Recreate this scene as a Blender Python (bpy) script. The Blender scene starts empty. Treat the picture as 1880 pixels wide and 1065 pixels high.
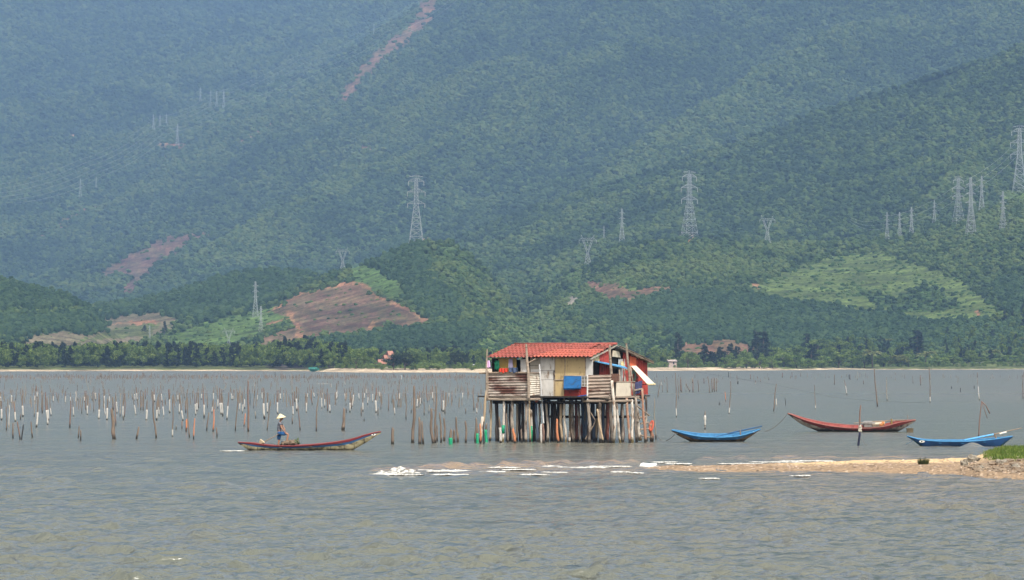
import bpy, math, random
import numpy as np
from mathutils import Vector, Matrix, noise as mnoise

# ------------------------------------------------------------------ camera
F = 6267.0            # focal length in photo pixels (photo 1880 wide)
HC = 4.78             # camera height over the lagoon
HOR = 660.0
TILT = math.atan((HOR - 532.5) / F)
scn = bpy.context.scene
col = scn.collection
cam_d = bpy.data.cameras.new('camera'); cam = bpy.data.objects.new('camera', cam_d)
col.objects.link(cam); scn.camera = cam
cam.location = (0, 0, HC); cam.rotation_euler = (math.pi/2 + TILT, 0, 0)
cam_d.sensor_width = 36.0; cam_d.lens = F * 36.0 / 1880.0
cam_d.clip_start = 1.0; cam_d.clip_end = 40000.0

# ------------------------------------------------------------------ sky and sun
SUN_EL, SUN_AZ = math.radians(50), math.radians(20)
w = bpy.data.worlds.new("World"); scn.world = w; w.use_nodes = True
nt = w.node_tree
sky = nt.nodes.new('ShaderNodeTexSky'); sky.sky_type = 'NISHITA'; sky.sun_disc = False
sky.sun_elevation = SUN_EL; sky.sun_rotation = math.pi - SUN_AZ
sky.air_density = 1.0; sky.dust_density = 5.0; sky.ozone_density = 1.0
bg = nt.nodes['Background']; bg.inputs['Strength'].default_value = 0.15
hs = nt.nodes.new('ShaderNodeHueSaturation'); hs.inputs['Saturation'].default_value = .14; hs.inputs['Value'].default_value = 1.6
wm = nt.nodes.new('ShaderNodeMix'); wm.data_type = 'RGBA'; wm.blend_type = 'MULTIPLY'; wm.inputs[0].default_value = 1; wm.inputs[7].default_value = (1.0, .96, .89, 1)
nt.links.new(sky.outputs[0], hs.inputs['Color']); nt.links.new(hs.outputs[0], wm.inputs[6]); nt.links.new(wm.outputs[2], bg.inputs['Color'])
sd = bpy.data.lights.new('sun', 'SUN'); sd.energy = 3.9; sd.angle = math.radians(0.5); sd.color = (1.0, 0.955, 0.89)
sun = bpy.data.objects.new('sun', sd); col.objects.link(sun)
S = Vector((math.sin(SUN_AZ)*math.cos(SUN_EL), -math.cos(SUN_AZ)*math.cos(SUN_EL), math.sin(SUN_EL)))
sun.rotation_euler = S.to_track_quat('Z', 'Y').to_euler(); sun.location = (60, -60, 200)
scn.view_settings.view_transform = 'Standard'; scn.view_settings.look = 'None'
scn.view_settings.exposure = 0.06; scn.view_settings.gamma = 1.0
scn.cycles.use_denoising = True
scn.cycles.max_bounces = 6; scn.cycles.diffuse_bounces = 2; scn.cycles.glossy_bounces = 3
scn.cycles.volume_bounces = 1; scn.cycles.caustics_reflective = False; scn.cycles.caustics_refractive = False

# ------------------------------------------------------------------ pixel helpers
def ray(px, py):
    xc = (px-940.0)/F; yc = (532.5-py)/F
    return xc, math.cos(TILT)-yc*math.sin(TILT), math.sin(TILT)+yc*math.cos(TILT)
def P(px, py, Y):
    x, y, z = ray(px, py); k = Y/y
    return Vector((x*k, Y, HC+z*k))
def Wt(px, py, z0=0.0):
    x, y, z = ray(px, py); k = (z0-HC)/z
    return Vector((x*k, y*k, z0))
def DEP(py): return Wt(940, py).y

# ------------------------------------------------------------------ numpy noise
def _hash(ix, iy, seed):
    h = (ix.astype(np.int64)*374761393 + iy.astype(np.int64)*668265263 + seed*1442695041) & 0xFFFFFFFF
    h = ((h ^ (h >> 13)) * 1274126177) & 0xFFFFFFFF
    h = (h ^ (h >> 16)) & 0xFFFFFFFF
    return h/4294967295.0
def vnoise(x, y, seed=0):
    ix = np.floor(x); iy = np.floor(y); fx = x-ix; fy = y-iy
    fx = fx*fx*(3-2*fx); fy = fy*fy*(3-2*fy)
    a = _hash(ix, iy, seed); b = _hash(ix+1, iy, seed); c = _hash(ix, iy+1, seed); d = _hash(ix+1, iy+1, seed)
    return (a*(1-fx)+b*fx)*(1-fy)+(c*(1-fx)+d*fx)*fy
def fbm(x, y, seed=0, o=4):
    s = 0; a = 1; t = 0
    for k in range(o):
        s = s + a*vnoise(x, y, seed+k*7); t += a; a *= .5; x = x*2.03+1.7; y = y*2.03+9.2
    return s/t*2-1
def smooth(a, b, x):
    t = np.clip((x-a)/(b-a), 0, 1); return t*t*(3-2*t)

# ------------------------------------------------------------------ materials
MATS = {}
def nodes(m):
    m.use_nodes = True; t = m.node_tree; return t, t.nodes['Principled BSDF']
def mat(name, c, rough=.8, c2=None, scale=6.0, dirt=None, dirt_amt=.5, dirt_scale=3.0, bump=.0, wet=False, spec=.3, metal=0., stretch=(1, 1, 1), wetc=(.02, .017, .012), wz=(.12, .3)):
    if name in MATS: return MATS[name]
    m = bpy.data.materials.new(name); t, b = nodes(m); N = t.nodes; L = t.links
    geo = N.new('ShaderNodeTexCoord'); mp = N.new('ShaderNodeMapping'); mp.inputs['Scale'].default_value = stretch
    oi = N.new('ShaderNodeObjectInfo'); addv = N.new('ShaderNodeVectorMath'); addv.operation = 'ADD'
    mulv = N.new('ShaderNodeMath'); mulv.operation = 'MULTIPLY'; mulv.inputs[1].default_value = 37.0
    L.new(oi.outputs['Random'], mulv.inputs[0])
    L.new(geo.outputs['Object'], addv.inputs[0]); L.new(mulv.outputs[0], addv.inputs[1]); L.new(addv.outputs[0], mp.inputs['Vector'])
    def noise(sc, det=5):
        n = N.new('ShaderNodeTexNoise'); n.inputs['Scale'].default_value = sc; n.inputs['Detail'].default_value = det
        n.inputs['Roughness'].default_value = .65
        L.new(mp.outputs[0], n.inputs['Vector']); return n
    c2 = c2 or tuple(v*.6 for v in c)
    n1 = noise(scale); r = N.new('ShaderNodeMapRange'); r.inputs[1].default_value = .3; r.inputs[2].default_value = .7
    L.new(n1.outputs[0], r.inputs[0])
    mx = N.new('ShaderNodeMix'); mx.data_type = 'RGBA'
    mx.inputs[6].default_value = (*c, 1); mx.inputs[7].default_value = (*c2, 1); L.new(r.outputs[0], mx.inputs[0])
    out = mx.outputs[2]
    if dirt:
        n2 = noise(dirt_scale, 7); r2 = N.new('ShaderNodeMapRange')
        r2.inputs[1].default_value = .72-.35*dirt_amt; r2.inputs[2].default_value = .82-.3*dirt_amt
        L.new(n2.outputs[0], r2.inputs[0])
        mx2 = N.new('ShaderNodeMix'); mx2.data_type = 'RGBA'; L.new(r2.outputs[0], mx2.inputs[0])
        L.new(out, mx2.inputs[6]); mx2.inputs[7].default_value = (*dirt, 1); out = mx2.outputs[2]
    if wet:
        g = N.new('ShaderNodeNewGeometry'); sp = N.new('ShaderNodeSeparateXYZ'); L.new(g.outputs['Position'], sp.inputs[0])
        n3 = N.new('ShaderNodeTexNoise'); n3.inputs['Scale'].default_value = 4.0; L.new(g.outputs['Position'], n3.inputs['Vector'])
        ma = N.new('ShaderNodeMath'); ma.operation = 'MULTIPLY_ADD'; ma.inputs[1].default_value = -.35
        L.new(n3.outputs[0], ma.inputs[0]); L.new(sp.outputs['Z'], ma.inputs[2])
        r3 = N.new('ShaderNodeMapRange'); r3.inputs[1].default_value = wz[0]-.17; r3.inputs[2].default_value = wz[1]-.17
        r3.inputs[3].default_value = 1; r3.inputs[4].default_value = 0
        L.new(ma.outputs[0], r3.inputs[0])
        mx3 = N.new('ShaderNodeMix'); mx3.data_type = 'RGBA'; L.new(r3.outputs[0], mx3.inputs[0])
        L.new(out, mx3.inputs[6]); mx3.inputs[7].default_value = (*wetc, 1); out = mx3.outputs[2]
    L.new(out, b.inputs['Base Color']); b.inputs['Roughness'].default_value = rough
    b.inputs['Specular IOR Level'].default_value = spec; b.inputs['Metallic'].default_value = metal
    if bump:
        bp = N.new('ShaderNodeBump'); bp.inputs['Strength'].default_value = 1; bp.inputs['Distance'].default_value = bump
        L.new(n1.outputs[0], bp.inputs['Height']); L.new(bp.outputs[0], b.inputs['Normal'])
    MATS[name] = m; return m

# ------------------------------------------------------------------ mesh builder
class MB:
    def __init__(s): s.v = []; s.f = []
    def add(s, vs, fs):
        o = len(s.v); s.v += [tuple(v) for v in vs]; s.f += [tuple(i+o for i in f) for f in fs]; return s
    def box(s, c, d, M=None):
        x, y, z = d[0]/2, d[1]/2, d[2]/2
        vs = [Vector((a*x, b*y, e*z)) for e in (-1, 1) for b in (-1, 1) for a in (-1, 1)]
        if M: vs = [M @ v for v in vs]
        c = Vector(c); vs = [v+c for v in vs]
        return s.add(vs, [(0, 2, 3, 1), (4, 5, 7, 6), (0, 1, 5, 4), (2, 6, 7, 3), (0, 4, 6, 2), (1, 3, 7, 5)])
    def slab(s, quad, th):
        q = [Vector(p) for p in quad]; n = (q[1]-q[0]).cross(q[3]-q[0]).normalized()*th*.5
        vs = [p-n for p in q]+[p+n for p in q]
        return s.add(vs, [(3, 2, 1, 0), (4, 5, 6, 7), (0, 1, 5, 4), (1, 2, 6, 5), (2, 3, 7, 6), (3, 0, 4, 7)])
    def tube(s, pts, rads, n=7, cap=True, sx=1.0):
        pts = [Vector(p) for p in pts]
        if not hasattr(rads, '__len__'): rads = [rads]*len(pts)
        o = len(s.v); prev = None
        for i, p in enumerate(pts):
            d = (pts[min(i+1, len(pts)-1)]-pts[max(i-1, 0)]).normalized()
            if prev is None:
                a = Vector((0, 1, 0)) if abs(d.y) < .9 else Vector((1, 0, 0))
                u = d.cross(a).normalized()
            else: u = (prev-d*prev.dot(d)).normalized()
            prev = u; v = d.cross(u)
            for k in range(n):
                t = 2*math.pi*k/n; s.v.append(tuple(p+(u*math.cos(t)*sx+v*math.sin(t))*rads[i]))
        for i in range(len(pts)-1):
            for k in range(n):
                k2 = (k+1) % n; s.f.append((o+i*n+k, o+i*n+k2, o+(i+1)*n+k2, o+(i+1)*n+k))
        if cap:
            s.f.append(tuple(o+k for k in reversed(range(n)))); s.f.append(tuple(o+(len(pts)-1)*n+k for k in range(n)))
        return s
    def bar(s, a, b, r): return s.tube([a, b], [r, r], 4)
    def blob(s, c, r, n=2, amp=.2, seed=0, M=None):
        vs, fs = ICO[n]; c = Vector(c)
        out = []
        for v in vs:
            k = 1+amp*mnoise.noise(v*1.7+Vector((seed*3.1, seed*1.3, 0)))*2
            p = Vector((v.x*r[0]*k, v.y*r[1]*k, v.z*r[2]*k))
            if M: p = M @ p
            out.append(p+c)
        return s.add(out, fs)
    def build(s, name, m, parent=None, smooth=False, **kw):
        me = bpy.data.meshes.new(name); me.from_pydata(s.v, [], s.f); me.update()
        if m: me.materials.append(m)
        if smooth: me.polygons.foreach_set('use_smooth', [True]*len(me.polygons))
        o = bpy.data.objects.new(name, me); col.objects.link(o)
        if parent: o.parent = parent
        if kw: tag(o, **kw)
        return o
def _ico(n):
    import bmesh
    bm = bmesh.new(); bmesh.ops.create_icosphere(bm, subdivisions=n, radius=1)
    r = ([v.co.copy() for v in bm.verts], [tuple(v.index for v in f.verts) for f in bm.faces]); bm.free(); return r
ICO = {n: _ico(n) for n in (1, 2, 3)}
def tag(o, label=None, cat=None, group=None, kind=None):
    if label: o['label'] = label
    if cat: o['category'] = cat
    if group: o['group'] = group
    if kind: o['kind'] = kind
    return o
def empty(name, loc, rz=0, **kw):
    o = bpy.data.objects.new(name, None); col.objects.link(o); o.location = loc; o.rotation_euler = (0, 0, rz)
    o.empty_display_size = .2; tag(o, **kw); return o
def copy_tree(o, parent=None):
    c = o.copy(); col.objects.link(c); c.parent = parent
    for ch in list(o.children): copy_tree(ch, c)
    return c
def np_mesh(name, V, Fq, m, smooth=True, attr=None, **kw):
    me = bpy.data.meshes.new(name); nv = len(V); nf = len(Fq); k = Fq.shape[1]
    me.vertices.add(nv); me.vertices.foreach_set('co', V.astype(np.float32).ravel())
    me.loops.add(nf*k); me.loops.foreach_set('vertex_index', Fq.astype(np.int32).ravel())
    me.polygons.add(nf); me.polygons.foreach_set('loop_start', np.arange(0, nf*k, k, dtype=np.int32))
    me.polygons.foreach_set('loop_total', np.full(nf, k, dtype=np.int32))
    me.polygons.foreach_set('use_smooth', np.full(nf, smooth, dtype=bool))
    me.update(calc_edges=True)
    if attr is not None:
        for an, (ty, arr) in attr.items():
            a = me.attributes.new(an, ty, 'POINT')
            a.data.foreach_set('color' if ty == 'FLOAT_COLOR' else 'value', arr.astype(np.float32).ravel())
    if m: me.materials.append(m)
    o = bpy.data.objects.new(name, me); col.objects.link(o)
    if kw: tag(o, **kw)
    return o
def grid_faces(nr, nc):
    i = np.arange(nr*nc).reshape(nr, nc)
    return np.stack([i[:-1, :-1], i[:-1, 1:], i[1:, 1:], i[1:, :-1]], -1).reshape(-1, 4)
ORD = ['zeroth', 'first', 'second', 'third', 'fourth', 'fifth', 'sixth', 'seventh', 'eighth', 'ninth', 'tenth', 'eleventh', 'twelfth', 'thirteenth', 'fourteenth', 'fifteenth', 'sixteenth', 'seventeenth', 'eighteenth', 'nineteenth']
def ordn(n):
    if n < 20: return ORD[n]
    t = ['', '', 'twent', 'thirt', 'fort', 'fift', 'sixt', 'sevent', 'eight', 'ninet'][n//10]
    return t+'ieth' if n % 10 == 0 else t+'y-'+ORD[n % 10]
# ================================================================== TERRAIN
def crest(pts):
    p = np.array(pts, float); return lambda u: np.interp(u, p[:, 0], p[:, 1])
SHORE = crest([(-800, 682), (0, 682), (300, 681), (560, 681.5), (600, 683), (660, 684), (900, 684), (1190, 681), (1420, 680), (1560, 678.5), (1700, 679), (1880, 678), (2600, 677)])
# crest line in photo pixels, distance of the crest, distance of the foot
LAYERS = [
    # left hill
    (crest([(-700, 480), (-100, 500), (0, 511), (60, 528), (130, 547), (170, 570), (205, 606), (250, 655), (3000, 700)]), 2050, 1700),
    # plantation spur
    (crest([(-700, 700), (120, 700), (150, 575), (160, 566), (250, 556), (330, 536), (420, 508), (500, 500), (570, 505), (640, 530), (760, 600), (900, 700), (3000, 700)]), 2500, 1800),
    # centre hill with the clearing
    (crest([(-700, 700), (260, 690), (300, 640), (380, 598), (440, 575), (480, 560), (520, 540), (580, 515), (630, 499), (690, 480), (765, 446), (830, 446), (880, 484), (920, 530), (960, 580), (1010, 640), (1100, 700), (3000, 700)]), 2250, 1640),
    # right lower hill
    (crest([(-700, 700), (760, 700), (800, 652), (850, 624), (900, 598), (950, 563), (1000, 530), (1040, 502), (1079, 488), (1143, 450), (1200, 444), (1265, 438), (1340, 440), (1410, 448), (1480, 450), (1560, 446), (1640, 440), (1700, 428), (1760, 408), (1830, 382), (1880, 355), (2600, 260)]), 2450, 1700),
    # right ridge
    (crest([(-700, 700), (500, 620), (600, 570), (700, 510), (800, 455), (900, 412), (1000, 375), (1100, 345), (1230, 302), (1350, 262), (1500, 208), (1700, 142), (1880, 82), (2100, 30), (2700, -100)]), 3500, 2200),
    # central mountain
    (crest([(-700, 560), (-200, 480), (0, 430), (100, 358), (200, 305), (290, 256), (400, 196), (500, 152), (600, 112), (700, 58), (800, -5), (900, -70), (1100, -170), (1500, -260), (2700, -420)]), 6200, 2700),
    # far face
    (crest([(-700, -360), (500, -330), (1200, -480), (2700, -480)]), 10800, 3600),
    # low mound by the shore
    (crest([(-700, 700), (1200, 672), (1228, 645), (1262, 633), (1300, 628), (1340, 625), (1372, 633), (1398, 650), (1440, 672), (3000, 700)]), 1800, 1730),
    (crest([(-700, 700), (460, 682), (500, 672), (530, 664), (560, 661), (590, 668), (620, 681), (3000, 700)]), 1560, 1480),
    (crest([(-700, 700), (770, 678), (800, 655), (830, 642), (850, 652), (875, 676), (3000, 700)]), 1600, 1500),
]
def terrain_z(u, Y):
    X = (u-940)/F*Y
    ysh = HC*F/(SHORE(u)-HOR)
    d = Y-ysh
    wob = 6*fbm(X/40, Y/40, 3, 3)
    z = np.where(d < 0, np.maximum(d*.02, -3), 1.3*smooth(-5, 45, d+wob) + .6*smooth(60, 200, d) + .25*fbm(X/25, Y/25, 5, 2)*smooth(10, 60, d))
    # spur noise, drawn out down the slope
    a, b = .9, .45
    s1 = (X*a-Y*b); s2 = (X*b+Y*a)
    rn = .75*(1-4*np.abs(fbm(s1/380+3, s2/1300+7, 11, 2)))+.45*(1-4*np.abs(fbm(s1/170+8, s2/520+2, 13, 2)))+.2*(1-4*np.abs(fbm(s1/75+8, s2/200+2, 15, 2)))
    rn2 = fbm(s1/110, s2/300, 17, 3)
    for i, (cf, yc, yb) in enumerate(LAYERS):
        zc = HC+(HOR-cf(u))*yc/F
        t = np.clip((Y-yb)/(yc-yb), 0, 1)
        p = 1.35 if i >= 5 and i < 7 else (1.15 if i < 7 else .8)
        back = 1-.75*smooth(0, 1, (Y-yc)/(yc*.22))
        if i == 6: back = 1
        zl = zc*np.where(Y < yc, t**p, back)
        env = np.clip(t*(1-t*.86)*1.6, 0, 1)*np.where(Y < yc, 1, 0.3)
        amp = np.clip(zc, 0, 600)*(.17 if i >= 4 and i < 7 else .10)
        if i < 7: zl = zl+env*amp*(rn*.75+rn2*.35)
        else: zl = zl+env*3*rn2
        zl = np.where((zc < 1.5) | (t <= 0), -5, zl)
        k = 6.0
        m = np.maximum(z, zl); z = m+k*.25*np.square(np.clip(1-np.abs(z-zl)/k, 0, 1))*(zl > -4)*(d > 60)
    return z
ucols = np.concatenate([np.arange(-700, -80, 10), np.arange(-80, 1960, 2.5), np.arange(1960, 2620, 10)])
yrows = np.concatenate([np.arange(1190, 1720, 8.0), 1720*np.exp(np.arange(0, 1.93, .0028))])
UU, YY = np.meshgrid(ucols, yrows)
ZZ = terrain_z(UU, YY)
XX = (UU-940)/F*YY
def zpix(Y, Z):   # image row of a point
    return 532.5 - F*((Z-HC)*math.cos(TILT)-Y*math.sin(TILT))/(Y*math.cos(TILT)+(Z-HC)*math.sin(TILT))
VV = zpix(YY, ZZ)
RUN = np.minimum.accumulate(np.where(ZZ > -1, VV, 900), axis=0)   # nearest-first skyline
VIS = VV <= RUN+.01
def upix(u): # photo pixel of the terrain fan is u itself to within a pixel
    return u
def ground(px, py):
    """first terrain point seen at a photo pixel"""
    j = int(np.argmin(np.abs(ucols-px))); c = RUN[:, j]
    i = int(np.argmax(c <= py)); i = max(i, 1)
    v0, v1 = VV[i-1, j], VV[i, j]
    t = 0 if v0 == v1 else min(1, max(0, (py-v0)/(v1-v0)))
    Y = yrows[i-1]+(yrows[i]-yrows[i-1])*t
    return Vector(((px-940)/F*Y, Y, float(terrain_z(np.array([px*1.0]), np.array([Y]))[0])))
def inpoly(u, v, poly):
    ins = np.zeros(u.shape, bool); n = len(poly)
    for i in range(n):
        x0, y0 = poly[i]; x1, y1 = poly[(i+1) % n]
        c = (y0 > v) != (y1 > v)
        ins ^= c & (u < (x1-x0)*(v-y0)/((y1-y0) or 1e-9)+x0)
    return ins
SOIL = (.25, .135, .085); SOIL2 = (.17, .09, .065); ORANGE = (.42, .21, .12)
# land cover: colour, cover class (0 forest, 1 plantation, 2 bare, 3 grass with few shrubs, 4 light shrubs), outline in photo pixels
COVER = [
    ((.075, .115, .03), 4, [(560, 460), (700, 380), (800, 330), (1000, 280), (1120, 260), (1060, 330), (900, 375), (780, 420), (640, 480)]),
    ((.08, .12, .03), 4, [(140, 345), (300, 255), (400, 190), (600, 105), (790, -20), (840, -20), (700, 90), (600, 150), (420, 230), (330, 250), (220, 330), (100, 420), (60, 430)]),
    ((.085, .13, .035), 4, [(250, 600), (300, 520), (400, 450), (560, 440), (700, 470), (620, 500), (480, 495), (380, 515), (260, 560)]),
    (SOIL, 2, [(786, -20), (828, -20), (790, 40), (742, 82), (700, 112), (645, 178), (612, 190), (655, 132), (695, 90), (752, 48)]),
    (SOIL2, 2, [(178, 505), (215, 478), (268, 448), (315, 432), (388, 426), (345, 452), (300, 486), (262, 510), (232, 545), (215, 540), (238, 506), (200, 512)]),
    (SOIL2, 4, [(70, 430), (150, 385), (180, 372), (160, 395), (110, 425), (80, 440)]),
    (ORANGE, 2, [(286, 264), (345, 264), (344, 272), (318, 274), (290, 270)]),
    (ORANGE, 2, [(304, 285), (313, 283), (309, 304), (303, 306)]),
    (SOIL, 4, [(435, 258), (468, 243), (497, 224), (498, 232), (470, 256), (445, 263)]),
    (ORANGE, 2, [(664, 270), (684, 270), (682, 276), (666, 277)]),
    (ORANGE, 2, [(129, 240), (136, 242), (142, 262), (134, 266)]),
    # plantations
    ((.022, .05, .022), 1, [(-300, 500), (60, 525), (130, 545), (172, 570), (206, 606), (185, 612), (60, 622), (-300, 610)]),
    ((.07, .11, .035), 4, [(-300, 573), (40, 570), (150, 563), (160, 574), (60, 584), (-300, 586)]),
    ((.022, .05, .022), 1, [(148, 560), (250, 550), (330, 530), (430, 500), (560, 494), (640, 500), (660, 480), (740, 440), (780, 455), (740, 500), (640, 500), (560, 520), (505, 552), (440, 572), (372, 590), (330, 578), (260, 583), (160, 578)]),
    ((.03, .06, .022), 1, [(700, 465), (750, 455), (790, 480), (800, 520), (850, 560), (830, 590), (790, 585), (745, 550), (720, 520), (690, 495)]),
    ((.07, .11, .035), 4, [(800, 452), (830, 452), (880, 500), (900, 560), (860, 560), (820, 500)]),
    ((.09, .15, .04), 3, [(640, 487), (690, 490), (740, 525), (755, 545), (730, 556), (690, 530), (640, 512)]),
    # left clearing
    ((.22, .175, .115), 2, [(182, 583), (240, 578), (296, 573), (322, 584), (345, 592), (292, 618), (262, 628), (205, 642), (120, 640), (30, 650), (10, 640), (70, 610), (190, 610), (200, 604)]),
    ((.14, .16, .06), 2, [(225, 600), (292, 594), (275, 616), (215, 622), (150, 625)]),
    (ORANGE, 2, [(205, 592), (260, 589), (300, 592), (255, 597)]),
    ((.10, .16, .04), 3, [(300, 622), (380, 590), (470, 568), (520, 560), (545, 580), (520, 600), (480, 612), (420, 640), (330, 652)]),
    # centre clearing
    ((.22, .13, .085), 2, [(490, 570), (548, 543), (600, 526), (640, 518), (668, 520), (700, 543), (742, 566), (790, 592), (745, 600), (690, 606), (655, 612), (600, 614), (566, 625), (560, 640), (500, 645), (470, 636), (488, 618), (538, 600), (524, 582)]),
    ((.145, .085, .06), 2, [(560, 575), (640, 556), (712, 556), (770, 586), (700, 600), (640, 610), (560, 612)]),
    (ORANGE, 2, [(498, 566), (560, 538), (602, 525), (645, 517), (668, 519), (704, 545), (745, 566), (792, 592), (786, 594), (742, 570), (700, 548), (664, 523), (604, 529), (560, 542), (500, 570)]),
    (ORANGE, 2, [(524, 572), (534, 570), (540, 585), (537, 594), (529, 588)]),
    (ORANGE, 2, [(546, 596), (553, 596), (558, 615), (563, 630), (555, 633), (547, 615)]),
    (ORANGE, 2, [(676, 608), (686, 592), (695, 593), (690, 603), (682, 611)]),
    (ORANGE, 2, [(488, 594), (528, 585), (528, 589), (490, 598)]),
    ((.022, .055, .022), 1, [(560, 640), (600, 622), (700, 612), (800, 602), (900, 590), (930, 600), (860, 625), (760, 640), (640, 648)]),
    (ORANGE, 2, [(745, 444), (790, 434), (812, 437), (800, 443), (772, 448)]),
    # right hill
    ((.095, .14, .04), 4, [(850, 640), (900, 600), (960, 560), (1050, 498), (1120, 500), (1190, 512), (1150, 560), (1060, 580), (1040, 625), (960, 650)]),
    (SOIL, 2, [(1060, 518), (1100, 517), (1135, 520), (1162, 533), (1190, 528), (1215, 521), (1248, 534), (1190, 544), (1142, 554), (1108, 544), (1085, 530)]),
    ((.5, .42, .36), 2, [(1040, 545), (1052, 542), (1060, 548), (1048, 562), (1038, 558)]),
    ((.105, .145, .04), 3, [(1366, 532), (1420, 505), (1480, 484), (1560, 466), (1620, 462), (1680, 484), (1745, 500), (1800, 540), (1850, 575), (1890, 590), (1700, 590), (1600, 575), (1500, 562), (1420, 548)]),
    (ORANGE, 2, [(1377, 533), (1392, 518), (1396, 520), (1383, 535)]),
    (ORANGE, 2, [(1792, 570), (1804, 568), (1800, 583), (1794, 582)]),
    ((.06, .10, .03), 4, [(1555, 525), (1590, 532), (1640, 548), (1690, 525), (1720, 530), (1765, 560), (1740, 570), (1660, 574), (1600, 556)]),
    ((.022, .052, .024), 1, [(1120, 600), (1040, 575), (1160, 552), (1260, 536), (1420, 549), (1500, 563), (1600, 578), (1700, 592), (1900, 592), (1900, 640), (1500, 640), (1260, 635), (1130, 622)]),
    ((.09, .14, .04), 4, [(1120, 660), (1130, 622), (1200, 600), (1240, 620), (1225, 650)]),
    ((.022, .052, .024), 1, [(1830, 510), (1900, 520), (1900, 590), (1860, 575), (1820, 530)]),
    (ORANGE, 4, [(1235, 434), (1300, 430), (1310, 437), (1280, 442), (1240, 441)]),
    ((.10, .15, .04), 3, [(1830, 352), (1900, 345), (1900, 372), (1840, 372)]),
    (SOIL, 2, [(1228, 645), (1262, 631), (1340, 622), (1375, 632), (1400, 650), (1380, 656), (1225, 656)]),
    ((.075, .06, .055), 2, [(490, 674), (530, 658), (565, 655), (600, 668), (615, 679), (500, 680)]),
    ((.06, .05, .048), 2, [(775, 672), (805, 652), (830, 640), (846, 650), (830, 662), (800, 673)]),
]
def cover_at(u, v, Y):
    n1 = fbm(u/30.0, v/18.0, 31, 3); n2 = fbm(u/30.0+50, v/18.0, 37, 3)
    uu = u+n1*9+5*fbm(u/6.0, v/4.0, 33, 2); vv = v+n2*5+3*fbm(u/6.0+9, v/4.0, 35, 2)
    C = np.empty(u.shape+(3,)); C[:] = (.035, .062, .022)
    K = np.zeros(u.shape, int)
    for c, k, poly in COVER:
        b = inpoly(uu, vv, poly); C[b] = c; K[b] = k
    return C, K
CC, KK = cover_at(UU, VV, YY)
mott = np.clip(.5+1.6*fbm(UU/14.0, VV/7.0, 71, 4), 0, 1)[..., None]*(KK == 2)[..., None]*.4
CC = np.where((KK == 2)[..., None], CC*.85, CC)*(1-mott)+np.array((.10, .115, .045))*mott
ter = (.92+.16*np.sin(ZZ/1.9+2*fbm(XX/50, YY/50, 73, 2)))[..., None]
CC = np.where((KK == 2)[..., None] | (KK == 3)[..., None], CC*ter*(.8+.5*vnoise(UU/3.0, VV/2.0, 79)[..., None]), CC)
ysh = HC*F/(SHORE(UU)-HOR); dsh = YY-ysh
low = (ZZ < 4) & (dsh < 260)
sreg = np.interp(UU, [-800, 0, 280, 300, 420, 430, 590, 640, 880, 1190, 1400, 1440, 1500, 1530, 1600, 2600], [22, 22, 20, 8, 16, 12, 10, 70, 75, 60, 45, 10, 18, 22, 8, 8])
sandw = smooth(sreg*1.25, sreg*.7, dsh + 22*fbm(XX/60, YY/30, 41, 3)*(sreg/60))*low
CC[low & (KK == 0)] = (.11, .13, .045)
CC = CC*(1-sandw[..., None])+np.array((.56, .44, .30))*sandw[..., None]
m = bpy.data.materials.new('hillside'); t, b = nodes(m); N = t.nodes; L = t.links
at = N.new('ShaderNodeAttribute'); at.attribute_name = 'cover'
g = N.new('ShaderNodeNewGeometry')
def wnoise(sc, det=5, vec=None):
    n = N.new('ShaderNodeTexNoise'); n.inputs['Scale'].default_value = sc; n.inputs['Detail'].default_value = det; n.inputs['Roughness'].default_value = .7
    L.new(g.outputs['Position'] if vec is None else vec, n.inputs['Vector']); return n
n1 = wnoise(.06, 8); n2 = wnoise(.4, 4)
r1 = N.new('ShaderNodeMapRange'); r1.inputs[1].default_value = .35; r1.inputs[2].default_value = .65; r1.inputs[3].default_value = .4; r1.inputs[4].default_value = 1.5
r2 = N.new('ShaderNodeMapRange'); r2.inputs[1].default_value = .3; r2.inputs[2].default_value = .7; r2.inputs[3].default_value = .6; r2.inputs[4].default_value = 1.4
L.new(n1.outputs[0], r1.inputs[0]); L.new(n2.outputs[0], r2.inputs[0])
mm = N.new('ShaderNodeMath'); mm.operation = 'MULTIPLY'; L.new(r1.outputs[0], mm.inputs[0]); L.new(r2.outputs[0], mm.inputs[1])
vm = N.new('ShaderNodeVectorMath'); vm.operation = 'SCALE'; L.new(at.outputs['Color'], vm.inputs[0]); L.new(mm.outputs[0], vm.inputs['Scale'])
L.new(vm.outputs[0], b.inputs['Base Color']); b.inputs['Roughness'].default_value = 1; b.inputs['Specular IOR Level'].default_value = .1
bp = N.new('ShaderNodeBump'); bp.inputs['Distance'].default_value = 1.5; L.new(n2.outputs[0], bp.inputs['Height']); L.new(bp.outputs[0], b.inputs['Normal'])
HILL = m
V = np.stack([XX, YY, ZZ], -1).reshape(-1, 3)
ca = np.concatenate([CC.reshape(-1, 3), np.ones((len(V), 1))], 1)
np_mesh('hills', V, grid_faces(*UU.shape), HILL, True, {'cover': ('FLOAT_COLOR', ca)}, kind='structure')

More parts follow.
